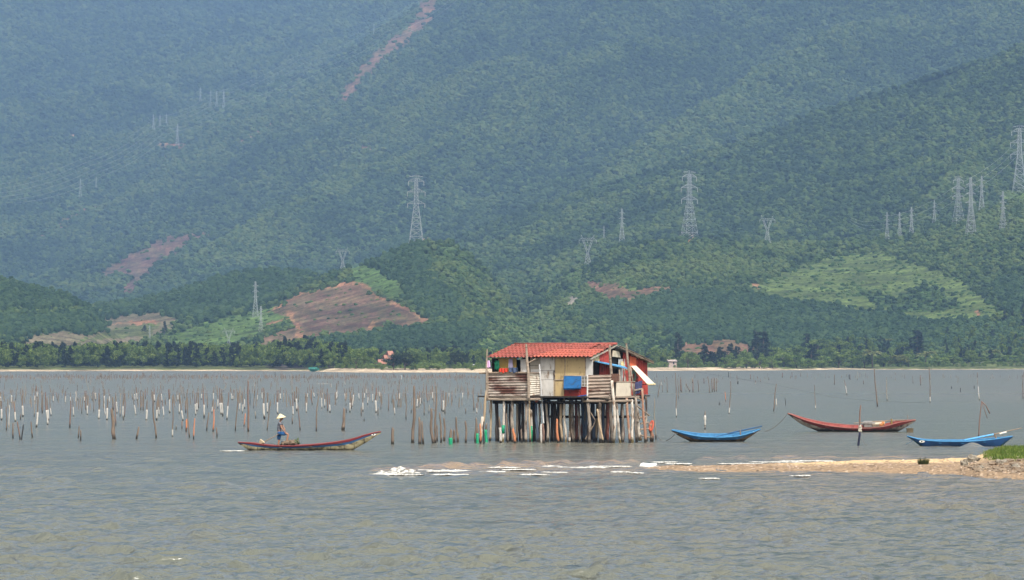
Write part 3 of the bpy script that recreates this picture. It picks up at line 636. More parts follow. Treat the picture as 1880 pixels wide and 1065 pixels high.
# ================================================================== BOATS
def PX(D): return D/F
def boat(name, label, top, bot, wl, beam, bands, roll=0, yaw=0, inner=(.2, .12, .08), group='wooden boats on the lagoon', rim=(.3, .3, .3), wetc=(.03, .03, .02), split=.5, seams=(), seamf=.66):
    """bands: [(upto fraction from rim, name, material)], profiles in photo pixels"""
    D = DEP(wl); s = D/F; xs = [p[0] for p in top]; xc = (xs[0]+xs[-1])/2
    tp = np.array(top, float); bt = np.array(bot, float); n = 44
    X = np.linspace(xs[0]+.3, xs[-1]-.3, n)
    zt = HC-(np.interp(X, tp[:, 0], tp[:, 1])-HOR)*s
    zb = HC-(np.interp(X, bt[:, 0], bt[:, 1])-HOR)*s
    zb = np.where(np.interp(X, bt[:, 0], bt[:, 1]) >= wl-1.2, -.14, zb); zb = np.convolve(np.pad(zb, 2, 'edge'), [.1, .2, .4, .2, .1], 'valid')
    zt = np.convolve(np.pad(zt, 2, 'edge'), [.1, .2, .4, .2, .1], 'valid'); zb = np.minimum(zb, zt-.03)
    x = (X-xc)*s; tt = np.linspace(-1, 1, n); B = beam/2*np.clip(1-np.abs(tt)**2.3, .02, 1)**.8
    root = empty(name, ((xc-940)*s, D, 0), 0, label=label, cat='boat', group=group)
    root.rotation_euler = (math.radians(roll), 0, math.radians(yaw))
    fr = [0, .12, .3, .5, .7, .85, 1]
    def sect(i, f):   # f = 0 keel .. 1 rim
        return B[i]*(f**.55)*(1 if f > 0 else 0)+(.02*beam if f == 0 else 0), zb[i]+(zt[i]-zb[i])*f
    prev = 1.0
    for upto, nm, mt in bands:
        f1 = prev; f0 = 1-upto; prev = f0; m_ = 6; o_ = (1-f0)*0
        lift = .0
        mb = MB()
        for sd_ in (-1, 1):
            vs = []; fs = []
            for i in range(n):
                for k in range(m_+1):
                    f_ = f0+(f1-f0)*k/m_; y, z = sect(i, f_); vs.append((x[i], sd_*(y+(.018 if nm == 'upper_strake' else .0)), z))
            for i in range(n-1):
                for k in range(m_):
                    a = i*(m_+1)+k; q = (a, a+m_+1, a+m_+2, a+1); fs.append(q if sd_ < 0 else q[::-1])
            mb.add(vs, fs)
            if f0 <= 0: pass
        if f0 <= 0: # keel plank
            vs = []; fs = []
            for i in range(n): y = sect(i, 0)[0]; vs += [(x[i], -y, zb[i]), (x[i], y, zb[i])]
            for i in range(n-1): fs.append((2*i, 2*i+1, 2*i+3, 2*i+2))
            mb.add(vs, fs)
        mb.build(nm, mt, root, smooth=True)
    # lining
    mb = MB()
    for sd_ in (-1, 1):
        vs = []; fs = []
        for i in range(n):
            for k in range(5):
                f_ = .3+.7*k/4; y, z = sect(i, f_); vs.append((x[i]*.985, sd_*max(y-.035, .002), z-.004))
        for i in range(n-1):
            for k in range(4):
                a = i*5+k; q = (a, a+1, a+6, a+5); fs.append(q if sd_ < 0 else q[::-1])
        mb.add(vs, fs)
    vs = []; fs = []
    for i in range(n): y, z = sect(i, .3); y = max(y-.035, .002); vs += [(x[i]*.985, -y, z), (x[i]*.985, y, z)]
    for i in range(n-1): fs.append((2*i, 2*i+2, 2*i+3, 2*i+1))
    mb.add(vs, fs); mb.build('lining', mat(name+'_lining', inner, .8, tuple(v*.5 for v in inner), 5), root)
    mb = MB()
    for sd_ in (-1, 1): mb.tube([(x[i], sd_*(B[i]+.005), zt[i]+.012) for i in range(n)], .028, 5)
    mb.build('gunwale', mat(name+'_rim', rim, .6, tuple(v*.7 for v in rim), 8), root)
    for q in (.3, .5, .72):
        i = int(q*n); mb = MB(); mb.box((x[i], 0, zt[i]-.09), (.16, 2*B[i]*.97, .03)); mb.build('thwart', mat(name+'_thwart', tuple(v*.9 for v in inner), .8), root)
    for q in seams:
        i = int(np.argmin(np.abs(X-q))); mb = MB(); mb.tube([(x[i], -(sect(i, f_)[0]+.004), sect(i, f_)[1]) for f_ in np.linspace(.02, seamf, 7)], .014, 5); mb.build('plank_seam', mat('seam_tar', (.035, .028, .02), .8), root)
    def eye(px, py, w_, side=-1):
        i = int(np.argmin(np.abs(X-px))); z = HC-(py-HOR)*s; f_ = (z-zb[i])/(zt[i]-zb[i]); y = sect(i, f_)[0]+.03
        lx = (px-xc)*s; ry = w_*s*.5; rz = ry*.42
        sl = (B[min(i+2, n-1)]-B[i-2])/(x[min(i+2, n-1)]-x[i-2]); ang = math.atan(sl)
        M = Matrix.Rotation(-side*-ang, 3, 'Z')
        e = MB(); pts = [Vector((math.cos(a)*ry, 0, math.sin(a)*rz)) for a in np.linspace(0, 6.283, 17)[:-1]]
        e.add([M @ Vector((p.x, side*.006, p.z))+Vector((lx, side*y, z)) for p in pts]+[M @ Vector((p.x, -side*.02, p.z))+Vector((lx, side*y, z)) for p in pts], [tuple(range(16)) if side < 0 else tuple(reversed(range(16)))]+[(k, (k+1) % 16, 16+(k+1) % 16, 16+k) for k in range(16)])
        eo = e.build('painted_eye', mat('eye_white', (.75, .75, .72), .5), root)
        e = MB(); e.blob((lx, side*(y+.004), z), (ry*.38, .012, rz*.62), 2, 0, 0, None); e.build('pupil', mat('eye_black', (.01, .01, .012), .4), eo)
    return root, s, D, xc, eye
cream = mat('old_cream_planks', (.48, .43, .28), .75, (.32, .27, .15), 3, dirt=(.05, .035, .02), dirt_amt=.62, dirt_scale=2.2, stretch=(1, 1, 1.8), wet=True, wz=(.0, .14), wetc=(.03, .025, .015))
redp = mat('boat_red', (.22, .03, .035), .55, (.20, .03, .035), 4, dirt=(.12, .05, .04), dirt_amt=.4)
bluep = mat('boat_blue', (.035, .12, .30), .5, (.03, .09, .20), 4, dirt=(.03, .04, .06), dirt_amt=.4)
bA, sA, DA, xA, eyeA = boat('rowing_boat', 'long narrow boat with red and blue strakes carrying the man in the conical hat',
    [(437, 812), (450, 813), (465, 813), (478, 815.5), (500, 818), (540, 818.5), (580, 816), (620, 811.5), (650, 805.5), (665, 800), (685, 795), (700, 792.3)],
    [(437, 812.5), (447, 820), (457, 826), (470, 827.5), (640, 827.5), (655, 822), (668, 815), (682, 807), (700, 793)], 826.5, 1.05,
    [(.14, 'upper_strake', redp), (.34, 'middle_strake', bluep), (1.0, 'hull', cream)], 0, 0, inner=(.16, .13, .1), rim=(.22, .05, .05), seams=(458, 473, 488, 513, 536, 560, 584, 609, 630, 650, 668))
eyeA(686, 797.5, 9)
def lb(root_, sc_, D_, xc_, px, py, y=0): return Vector(((px-xc_)*sc_, y, HC-(py-HOR)*sc_))
# plank seams as ribs
wood = mat('weathered_wood', (.30, .23, .17), .85, (.17, .125, .09), 5, stretch=(1, 1, .3), bump=.01)
mb = MB(); mb.slab([lb(0, sA, DA, xA, 479, 806, -.2), lb(0, sA, DA, xA, 487, 812, -.25), lb(0, sA, DA, xA, 484, 815, -.15), lb(0, sA, DA, xA, 476, 815, -.12)], .12); mb.build('oar_crutch', mat('pale_wood', (.5, .4, .27), .8), bA)
oar = empty('oar', bA.location, 0, label='long brown oar held by the man in the conical hat', cat='oar')
mb = MB(); mb.tube([lb(0, sA, DA, xA, 522.5, 789.5, -.22), lb(0, sA, DA, xA, 505, 801, -.1), lb(0, sA, DA, xA, 486, 810.6, 0), lb(0, sA, DA, xA, 462, 823, .35)], [.02, .022, .024, .024], 7); mb.build('shaft', wood, oar)
mb = MB(); a_ = lb(0, sA, DA, xA, 462, 823, .35); b_ = lb(0, sA, DA, xA, 440, 835, .7); mb.slab([a_+Vector((0, 0, .03)), a_-Vector((0, 0, .03)), b_-Vector((0, 0, .09)), b_+Vector((0, 0, .09))], .03); mb.build('blade', wood, oar)
# load in the boat
ng_ = MB()
for k in range(10): ng_.blob(lb(0, sA, DA, xA, rf.uniform(522, 545), rf.uniform(811, 814), rf.uniform(-.3, .1)), (.2, .2, .1), 2, .5, k)
o = ng_.build('net_pile', mat('dark_net', (.09, .06, .045), .9, (.2, .15, .1), 12, bump=.03), None, True); o.location = bA.location; tag(o, 'dark heap of fishing net lying in the long rowing boat', 'net')
for o_ in (o,): pass
mb = MB(); mb.tube([lb(0, sA, DA, xA, 547, 816, -.1), lb(0, sA, DA, xA, 547.5, 803.5, -.1)], [.07, .05], 8)
for k in range(14): mb.blob(lb(0, sA, DA, xA, rf.uniform(539, 549), rf.uniform(808, 814), rf.uniform(-.3, .1)), (.1, .08, .06), 1, .8, k)
o = mb.build('green_bundle', mat('moss_green', (.05, .10, .05), .9, (.12, .13, .07), 9)); o.location = bA.location; tag(o, 'mossy green bundle upright in the boat behind the net heap', 'bundle')
mb = MB(); mb.box(lb(0, sA, DA, xA, 521, 812.5, -.1), (.22, .3, .16)); o = mb.build('tub', mat('tub_blue', (.05, .09, .16), .6)); o.location = bA.location; tag(o, 'small dark blue tub under the raised foot of the rower', 'tub')

algae = mat('brown_bottom', (.22, .14, .07), .8, (.13, .09, .05), 3, dirt=(.05, .03, .02), dirt_amt=.55, dirt_scale=3, wet=True, wz=(.05, .22), wetc=(.012, .012, .008))
bl2 = mat('bright_blue', (.025, .10, .24), .6, (.018, .07, .16), 3, dirt=(.06, .09, .12), dirt_amt=.5)
lb2 = mat('light_blue', (.10, .38, .72), .5, (.07, .28, .6), 4)
bB, sB, DB, xB, eyeB = boat('small_boat', 'short blue boat with brown muddy bottom moored beside the stilt house',
    [(1232, 789), (1245, 791.5), (1262, 795.5), (1285, 799), (1320, 800), (1348, 799), (1370, 795), (1385, 791), (1396, 787.5)],
    [(1232, 789.5), (1243, 799), (1255, 805), (1268, 810), (1280, 812.5), (1355, 812.5), (1368, 808), (1380, 800), (1396, 788)], 811, 1.15,
    [(.34, 'upper_strake', bl2), (1.0, 'hull', algae)], 9, 3, inner=(.05, .2, .4), rim=(.07, .25, .48))
eyeB(1241.5, 794, 5); eyeB(1383, 791.5, 5)
def oar_in(nm, lab, root_, s_, D_, xc_, pts, mt, r_=.035, blade=True):
    e = empty('oar', root_.location, 0, label=lab, cat='oar', group='oars laid in the moored boats'); e.rotation_euler = root_.rotation_euler
    pp = [lb(0, s_, D_, xc_, px, py, y) for px, py, y in pts]
    mb = MB(); mb.tube(pp, r_, 7); mb.build('shaft', mt[0], e)
    if blade:
        a, b2 = pp[0], pp[0]+(pp[0]-pp[1]).normalized()*.9; mb = MB(); mb.slab([a+Vector((0, .04, 0)), a-Vector((0, .04, 0)), b2-Vector((0, .1, 0)), b2+Vector((0, .1, 0))], .03); mb.build('blade', mt[1], e)
    return e
mb = MB(); mb.tube([lb(0, sB, DB, xB, 1359, 798, -.05), lb(0, sB, DB, xB, 1358.5, 788.5, -.05)], .035, 6); mb.build('oar_crutch', wood, bB)
oar_in('oar', 'blue oar resting in the short blue boat beside the stilt house', bB, sB, DB, xB, [(1335, 797, .1), (1360, 790, -.05), (1398, 781.5, -.1)], (bl2, bl2), .04)

whb = mat('white_black_bottom', (.42, .36, .31), .8, (.30, .26, .22), 3, dirt=(.04, .03, .025), dirt_amt=.6, dirt_scale=2.0, wet=True, wz=(.1, .34), wetc=(.014, .01, .008))
bC, sC, DC, xC, eyeC = boat('sampan', 'long dark red boat with upswept bow and blackened white bottom',
    [(1446, 758), (1458, 762.5), (1472, 768), (1490, 773), (1520, 779.5), (1560, 783.5), (1600, 783.5), (1625, 780.5), (1650, 773.5), (1668, 772), (1680, 770.5)],
    [(1446, 758.6), (1456, 768), (1466, 776), (1480, 783.5), (1500, 790.5), (1515, 794), (1638, 794), (1652, 790), (1664, 783), (1680, 771.5)], 792.6, 1.5,
    [(.34, 'upper_strake', mat('dark_red', (.19, .028, .028), .65, (.12, .022, .022), 3, dirt=(.05, .022, .02), dirt_amt=.55)), (1.0, 'hull', whb)], 7, -5, inner=(.30, .07, .06), rim=(.30, .12, .10))
eyeC(1470.5, 769, 8)
mb = MB(); mb.tube([lb(0, sC, DC, xC, 1636, 781, .1), lb(0, sC, DC, xC, 1636, 769, .1)], .06, 6); mb.build('oar_crutch', mat('ochre_wood', (.28, .2, .07), .8), bC)
mb = MB(); mb.tube([lb(0, sC, DC, xC, 1665.5, 773, .1), lb(0, sC, DC, xC, 1665.3, 761.5, .1)], .02, 5); mb.build('staff', wood, bC)
oar_in('oar', 'dark grey pole oar lying over the stern of the red boat', bC, sC, DC, xC, [(1592, 775.5, .2), (1636, 772, .1), (1660, 771.5, .1)], (wood, wood), .04)
mb = MB(); mb.box(lb(0, sC, DC, xC, 1593.5, 780, .1)+Vector((0, 0, .05)), (.55, .6, .34)); mb.box(lb(0, sC, DC, xC, 1595, 776, .1), (.8, .7, .06)); mb.blob(lb(0, sC, DC, xC, 1586, 779, .1), (.14, .2, .14), 2, .3, 1)
o = mb.build('boat_engine', mat('grey_metal', (.16, .15, .14), .6, (.3, .28, .26), 8)); o.location = bC.location; o.rotation_euler = bC.rotation_euler; tag(o, 'dark grey engine sitting amidships in the red boat', 'engine')
mb = MB(); mb.slab([lb(0, sC, DC, xC, 1601, 777.5, -.3), lb(0, sC, DC, xC, 1624, 777, -.3), lb(0, sC, DC, xC, 1624, 775.5, .4), lb(0, sC, DC, xC, 1601, 776, .4)], .05); mb.box(lb(0, sC, DC, xC, 1612, 780, .1), (.75, .6, .16))
o = mb.build('cream_box', mat('cream_sheet', (.62, .55, .42), .7)); o.location = bC.location; o.rotation_euler = bC.rotation_euler; tag(o, 'flat cream box behind the engine in the red boat', 'box')
mb = MB(); mb.blob(lb(0, sC, DC, xC, 1620.5, 776.3, -.2), (.13, .12, .12), 2, .2, 3); mb.box(lb(0, sC, DC, xC, 1617, 778, -.2), (.22, .2, .14))
o = mb.build('orange_can', mat('orange_can', (.6, .22, .06), .5)); o.location = bC.location; o.rotation_euler = bC.rotation_euler; tag(o, 'small orange can on the cream box in the red boat', 'can')
Df = DEP(793.5); mb = MB(); mb.box((0, 0, .05), (.4, .4, .36)); mb.tube([(-.14, .21, .05), (.14, .21, .05)], .03); mb.box((0, 0, .24), (.44, .44, .04)); o = mb.build('floating_box', mat('olive_crate', (.13, .10, .05), .8, (.06, .045, .03), 6)); o.location = ((1670-940)*Df/F, Df, 0); tag(o, 'dark olive box floating behind the red boat stern', 'box')

bd4 = mat('deep_blue', (.02, .075, .22), .5, (.015, .055, .16), 4, dirt=(.03, .05, .09), dirt_amt=.5)
bD, sD, DD, xD, eyeD = boat('small_boat', 'low deep blue boat with black painted eye nearest the grassy spit',
    [(1664, 800), (1676, 804), (1690, 807.2), (1720, 809.3), (1770, 809.5), (1800, 808), (1830, 805), (1859, 801)],
    [(1664, 800.6), (1674, 808), (1684, 815), (1692, 820), (1838, 820), (1848, 811), (1859, 802)], 819.2, 1.1,
    [(.72, 'upper_strake', bd4), (1.0, 'hull', mat('green_bottom', (.02, .09, .10), .5, (.02, .05, .06), 4, wet=True, wz=(-.05, .1)))], 3, 2, inner=(.05, .2, .42), rim=(.03, .12, .33))
eyeD(1690, 809.6, 10.5)
mb = MB(); mb.tube([lb(0, sD, DD, xD, 1828, 806, -.1), lb(0, sD, DD, xD, 1825.5, 796.5, -.1)], .05, 6); mb.build('oar_crutch', wood, bD)
e = empty('oar', bD.location, 0, label='long oar with blue blade slanting out of the deep blue boat', cat='oar', group='oars laid in the moored boats')
mb = MB(); mb.tube([lb(0, sD, DD, xD, 1822, 797.5, -.1), lb(0, sD, DD, xD, 1874, 785.8, -.1)], [.035, .022], 7); mb.build('shaft', wood, e)
mb = MB(); mb.slab([lb(0, sD, DD, xD, 1770, 809, -.12), lb(0, sD, DD, xD, 1770, 806.8, -.05), lb(0, sD, DD, xD, 1823, 796.2, -.12), lb(0, sD, DD, xD, 1823, 798.3, -.15)], .04); mb.build('blade', lb2, e)
mb = MB(); mb.tube([lb(0, sD, DD, xD, 1834, 796.5, -.13), lb(0, sD, DD, xD, 1847, 793, -.13)], .045, 7); mb.build('wrapping', mat('white_cloth', (.75, .74, .7), .8), e)
for k, px in enumerate((1839, 1845)):
    mb = MB(); c = lb(0, sD, DD, xD, px, 802.5, -.1); mb.tube([c+Vector((math.cos(a)*.07, 0, math.sin(a)*.1)) for a in np.linspace(-.4, 3.6, 9)], .016, 5); mb.build('hook', mat('grey_metal', (.2, .2, .2)), bD)

# ------------------------------------------------------------------ ropes
def cable(name, pts, r, m_, label, cat='rope', group=None, sag=0, n=12):
    P_ = []
    for i in range(len(pts)-1):
        a, b_ = Vector(pts[i]), Vector(pts[i+1])
        for k in range(n+(i == len(pts)-2)):
            t_ = k/n; p = a.lerp(b_, t_); p.z -= sag*4*t_*(1-t_); P_.append(p)
    mb = MB(); mb.tube(P_, r, 4 if r > .05 else 5); return mb.build(name, m_, label=label, cat=cat, group=group)
RP = mat('rope', (.16, .14, .12), .9)
def bw(b_, s_, D_, xc_, px, py, y=0):
    bpy.context.view_layer.update(); return b_.matrix_world @ lb(0, s_, D_, xc_, px, py, y)
cable('mooring_rope', [bw(bB, sB, DB, xB, 1238, 797), Wt(1224, 809)+Vector((0, 0, .02)), Wt(1213, 808)+Vector((0, 0, .02)), P(1204, 797, DEP(806))], .014, RP, 'sagging rope from the short blue boat to a thin stake', group='mooring ropes', sag=.06, n=6)
cable('mooring_rope', [bw(bC, sC, DC, xC, 1446.5, 758.6), Wt(1403, 792)], .016, RP, 'rope slanting from the red bow down into the water', group='mooring ropes', sag=.25)
cable('mooring_rope', [P(1581, 803, DEP(817)), Wt(1600, 820)], .014, RP, 'short rope hanging from the thick navy-footed stake', group='mooring ropes', sag=.18)
cable('mooring_rope', [bw(bD, sD, DD, xD, 1676, 808), Wt(1663, 815)], .016, mat('blue_rope', (.15, .35, .6)), 'short blue rope at the bow of the deep blue boat', group='mooring ropes', sag=.02)
cable('net_line', [P(1278, 683, 1100), Wt(1400, 702), Wt(1530, 729.5), Wt(1612, 737), Wt(1700, 740), Wt(1880, 738)], .028, mat('net_line', (.12, .13, .12)), 'long dark net line lying across the lagoon surface', sag=.0)
# ================================================================== THE ROWER
def skinned(name, chain, edges, m_, parent, lvl=2, root=0):
    me = bpy.data.meshes.new(name); me.from_pydata([c[:3] for c in chain], edges, []); me.update()
    o = bpy.data.objects.new(name, me); col.objects.link(o); o.parent = parent
    md = o.modifiers.new('skin', 'SKIN'); md.use_smooth_shade = True
    sv = me.skin_vertices[0].data
    for i, c in enumerate(chain):
        r = c[3]; sv[i].radius = (r, c[4] if len(c) > 4 else r)
        sv[i].use_root = (i == root)
    ss = o.modifiers.new('sub', 'SUBSURF'); ss.levels = lvl; ss.render_levels = lvl
    me.materials.append(m_); return o
skin = mat('skin', (.33, .17, .105), .55, (.28, .14, .085), 6)
pr = empty('person', (bA.location.x+(513-xA)*sA, bA.location.y, .18), 0, label='rower in conical hat, striped shirt and blue shorts standing with one foot raised', cat='person')
# x forward (to the right of the photo), y away from the viewer, z up; pelvis root
B_ = [(.0, 0, .70, .115, .10), (.01, 0, .88, .105, .085), (.03, 0, 1.06, .125, .09), (.04, 0, 1.18, .085, .07), (.055, 0, 1.26, .042), (.075, 0, 1.33, .05),
      # near leg (raised), far leg (standing)
      (.05, -.09, .67, .085), (.25, -.11, .655, .075), (.45, -.12, .63, .058), (.41, -.12, .42, .05), (.36, -.12, .20, .032), (.40, -.12, .13, .034, .028), (.49, -.12, .115, .034, .02), (.54, -.12, .112, .026, .014),
      (-.02, .09, .62, .085), (-.01, .09, .36, .058), (-.035, .09, .2, .05), (-.045, .09, .0, .032), (.0, .09, -.05, .036, .028), (.08, .09, -.07, .034, .02), (.14, .09, -.075, .026, .014),
      # arms
      (.04, -.15, 1.17, .055), (.09, -.2, 1.03, .044), (.14, -.22, .92, .038), (.21, -.22, .83, .032), (.27, -.22, .775, .024),
      (.05, .15, 1.17, .055), (.13, .2, 1.05, .044), (.2, .18, .96, .036), (.26, .02, .87, .030), (.29, -.13, .79, .024)]
E_ = [(0, 1), (1, 2), (2, 3), (3, 4), (4, 5), (0, 6), (6, 7), (7, 8), (8, 9), (9, 10), (10, 11), (11, 12), (12, 13), (0, 14), (14, 15), (15, 16), (16, 17), (17, 18), (18, 19), (19, 20),
      (3, 21), (21, 22), (22, 23), (23, 24), (24, 25), (3, 26), (26, 27), (27, 28), (28, 29), (29, 30)]
skinned('body', B_, E_, skin, pr)
# hands: palm and five fingers curled round the oar shaft
for hx, hy, hz, sd_ in ((.27, -.22, .775, 1), (.29, -.13, .79, -1)):
    ch = [(hx, hy, hz, .022, .016), (hx+.035, hy, hz-.045, .030, .015), (hx+.05, hy, hz-.075, .026, .014)]; ed = [(0, 1), (1, 2)]
    skinned('hand', ch, ed, skin, pr, 1)
    for k in range(4):
        oy = (k-1.5)*.019; l = (.8, 1, .95, .75)[k]
        mb = MB(); mb.tube([(hx+.05, hy+oy, hz-.07), (hx+.068*l, hy+oy, hz-.10*l-.005), (hx+.045, hy+oy, hz-.125*l), (hx+.015, hy+oy, hz-.118*l)], [.0095, .0088, .008, .006], 6); mb.build('finger', skin, pr, True)
    mb = MB(); mb.tube([(hx+.02, hy-sd_*.022, hz-.025), (hx+.01, hy-sd_*.035, hz-.06), (hx+.02, hy-sd_*.018, hz-.09)], [.0115, .0095, .007], 6); mb.build('thumb', skin, pr, True)
# head with face
mb = MB(); hc = Vector((.10, 0, 1.405)); vs, fs = ICO[3]; out = []
for v in vs:
    p = Vector((v.x*.094, v.y*.074, v.z*.112))
    if v.z < -.2: p.x *= .9; p.y *= .82; p.x += .012
    if v.x > .8 and abs(v.y) < .25 and -.35 < v.z < .12: p.x += .018*(1-abs(v.y)/.25)
    if v.x > .7 and .08 < v.z < .3 and .2 < abs(v.y) < .6: p.x -= .008
    out.append(p+hc)
mb.add(out, fs); mb.build('head', skin, pr, True)
for y in (-.03, .03):
    mb = MB(); mb.blob(hc+Vector((.082, y, .012)), (.008, .012, .007), 1, 0); mb.build('eye', mat('eye_black', (.01, .01, .012)), pr)
    mb = MB(); mb.blob(hc+Vector((-.005, y*2.45, -.0)), (.02, .008, .03), 1, 0); mb.build('ear', skin, pr, True)
mb = MB(); mb.blob(hc+Vector((.086, 0, -.055)), (.006, .022, .006), 1, 0); mb.build('mouth', mat('lips', (.25, .09, .07)), pr)
mb = MB(); mb.blob(hc+Vector((-.018, 0, .03)), (.09, .082, .095), 2, .08); mb.build('hair', mat('black_hair', (.012, .01, .01), .5), pr, True)
# conical hat, tilted
hat = MB(); n_ = 28; ht = Matrix.Rotation(math.radians(-12), 3, 'Y'); vs = []; fs = []
prof = [(0, .175), (.05, .14), (.12, .078), (.2, .01), (.255, -.045), (.25, -.052), (.19, .0), (.1, .075), (0, .15)]
for r_, z_ in prof:
    for k in range(n_): a = 2*math.pi*k/n_; vs.append(ht @ Vector((r_*math.cos(a), r_*math.sin(a), z_))+Vector((.075, 0, 1.46)))
for i in range(len(prof)-1):
    for k in range(n_): k2 = (k+1) % n_; fs.append((i*n_+k, i*n_+k2, (i+1)*n_+k2, (i+1)*n_+k))
hat.add(vs, fs); hat.build('conical_hat', mat('straw', (.72, .62, .38), .7, (.6, .5, .3), 20, stretch=(1, 1, 4)), pr, True)
# striped shirt and shorts: a little proud of the body
ms = bpy.data.materials.new('striped_cloth'); t, b = nodes(ms); tc = t.nodes.new('ShaderNodeTexCoord'); sp = t.nodes.new('ShaderNodeSeparateXYZ'); t.links.new(tc.outputs['Object'], sp.inputs[0])
mt_ = t.nodes.new('ShaderNodeMath'); mt_.operation = 'MULTIPLY'; mt_.inputs[1].default_value = 90; t.links.new(sp.outputs['Z'], mt_.inputs[0])
sn = t.nodes.new('ShaderNodeMath'); sn.operation = 'SINE'; t.links.new(mt_.outputs[0], sn.inputs[0]); gt = t.nodes.new('ShaderNodeMath'); gt.operation = 'GREATER_THAN'; gt.inputs[1].default_value = .35; t.links.new(sn.outputs[0], gt.inputs[0])
mx = t.nodes.new('ShaderNodeMix'); mx.data_type = 'RGBA'; mx.inputs[6].default_value = (.02, .025, .045, 1); mx.inputs[7].default_value = (.22, .23, .26, 1); t.links.new(gt.outputs[0], mx.inputs[0]); t.links.new(mx.outputs[2], b.inputs['Base Color']); b.inputs['Roughness'].default_value = .9
skinned('shirt', [(-.005, 0, .76, .17, .14), (.0, 0, .9, .165, .125), (.02, 0, 1.06, .178, .13), (.04, 0, 1.17, .105, .085), (.05, 0, 1.225, .06, .055), (.04, -.15, 1.17, .072), (.085, -.2, 1.04, .062), (.05, .15, 1.17, .072), (.12, .195, 1.06, .062)],
        [(0, 1), (1, 2), (2, 3), (3, 4), (3, 5), (5, 6), (3, 7), (7, 8)], ms, pr)
skinned('shorts', [(-.01, 0, .77, .165, .14), (.0, 0, .68, .17, .145), (.06, -.085, .655, .115, .11), (.22, -.11, .645, .115, .105), (.37, -.115, .635, .10, .09), (-.02, .09, .6, .115, .11), (-.02, .09, .44, .105, .10), (-.02, .09, .33, .10, .095)],
        [(0, 1), (1, 2), (2, 3), (3, 4), (1, 5), (5, 6), (6, 7)], mat('blue_shorts', (.02, .10, .27), .8, (.015, .07, .19), 7), pr)
pr.scale = (1.07, 1.07, 1.07)
# ================================================================== STILT HOUSE
TH = math.radians(30); D0 = 197.0; X0 = (1085-940)/F*D0
house = empty('stilt_house', (X0, D0, 0), -TH, label='fishing shack with red tiled roof standing on stilts in the lagoon', cat='house')
def ax(px, b): # local x for photo column px at local depth b
    # world X = X0 + a cos + b sin ; world Y = D0 - a sin + b cos
    k = (px-940)/F; c, s_ = math.cos(TH), math.sin(TH)
    return (k*(D0+b*c)-X0-b*s_)/(c+k*s_)
def bx(px, a):
    k = (px-940)/F; c, s_ = math.cos(TH), math.sin(TH)
    return (k*(D0-a*s_)-X0-a*c)/(s_-k*c)
def zz(py, a, b):
    Y = D0-a*math.sin(TH)+b*math.cos(TH); return P(940, py, Y).z
def FP(px, py, b):      # point on plane b = const (faces the front)
    a = ax(px, b); return Vector((a, b, zz(py, a, b)))
def SP(px, py, a):      # point on plane a = const (side)
    b = bx(px, a); return Vector((a, b, zz(py, a, b)))
grime = (.10, .075, .055)
M_CREAM = mat('cream_panel', (.50, .38, .19), .8, (.43, .32, .17), 2.5, dirt=(.17, .12, .07), dirt_amt=.52, dirt_scale=2.4, stretch=(1, 1, .5))
M_WHITE = mat('white_panel', (.60, .58, .55), .7, (.42, .41, .39), 3, dirt=(.22, .16, .11), dirt_amt=.5, dirt_scale=3, stretch=(1, 1, .4))
M_GREYP = mat('grey_board', (.38, .34, .28), .8, (.28, .25, .2), 3, dirt=grime, dirt_amt=.4)
M_YEL = mat('yellow_wall', (.50, .34, .09), .8, (.4, .27, .08), 3, dirt=(.2, .13, .05), dirt_amt=.3)
M_RED = mat('red_sheet', (.36, .045, .032), .7, (.26, .04, .03), 3, dirt=(.10, .03, .025), dirt_amt=.55, dirt_scale=3)
M_DARK = mat('shaded_dark_boards', (.035, .028, .022), .9, (.02, .015, .012), 5)  # near-black boards; the shade inside the openings is put into the colour
M_RUST = mat('rusty_sheet', (.48, .43, .38), .6, (.26, .20, .16), 3, dirt=(.085, .032, .02), dirt_amt=.85, dirt_scale=1.3, stretch=(.6, .6, 1.5), spec=.4)
M_RUST2 = mat('light_rusty_sheet', (.68, .64, .56), .6, (.55, .5, .42), 3, dirt=(.30, .13, .07), dirt_amt=.45, dirt_scale=3)
M_BOARD = mat('old_grey_boards', (.34, .28, .22), .9, (.20, .155, .12), 4, dirt=(.09, .055, .04), dirt_amt=.5, dirt_scale=2.5, stretch=(.4, .4, 2.5), bump=.01)
M_TILE = mat('red_roof_tiles', (.33, .09, .072), .88, (.24, .07, .055), 3.5, dirt=(.16, .06, .045), dirt_amt=.62, dirt_scale=1.7)
M_TILE2 = mat('orange_roof_tiles', (.42, .12, .08), .8, (.32, .08, .06), 2.2, dirt=(.28, .09, .06), dirt_amt=.5, dirt_scale=1.3)
M_GREYROOF = mat('grey_roof_sheet', (.36, .32, .26), .8, (.25, .22, .18), 2, dirt=(.13, .09, .06), dirt_amt=.5)
M_BLUE = mat('blue_tarp', (.015, .12, .32), .7, (.012, .08, .22), 3, dirt=(.03, .06, .10), dirt_amt=.5)
M_LBLUE = mat('blue_awning', (.10, .42, .75), .5, (.12, .3, .55), 3, dirt=(.3, .3, .3), dirt_amt=.3)
M_SUN = mat('pale_shutter', (.80, .76, .60), .6, (.72, .66, .48), 4, dirt=(.5, .42, .28), dirt_amt=.2)
TH_ = .05
def fpan(name, x0, x1, y0, y1, m_, b=0.0, th=.04, seams=0, lab=None):
    mb = MB(); p = [FP(x0, y1, b), FP(x1, y1, b), FP(x1, y0, b), FP(x0, y0, b)]
    mb.slab(p, th)
    o = mb.build(name, m_, house)
    if lab: o['label'] = lab
    return o
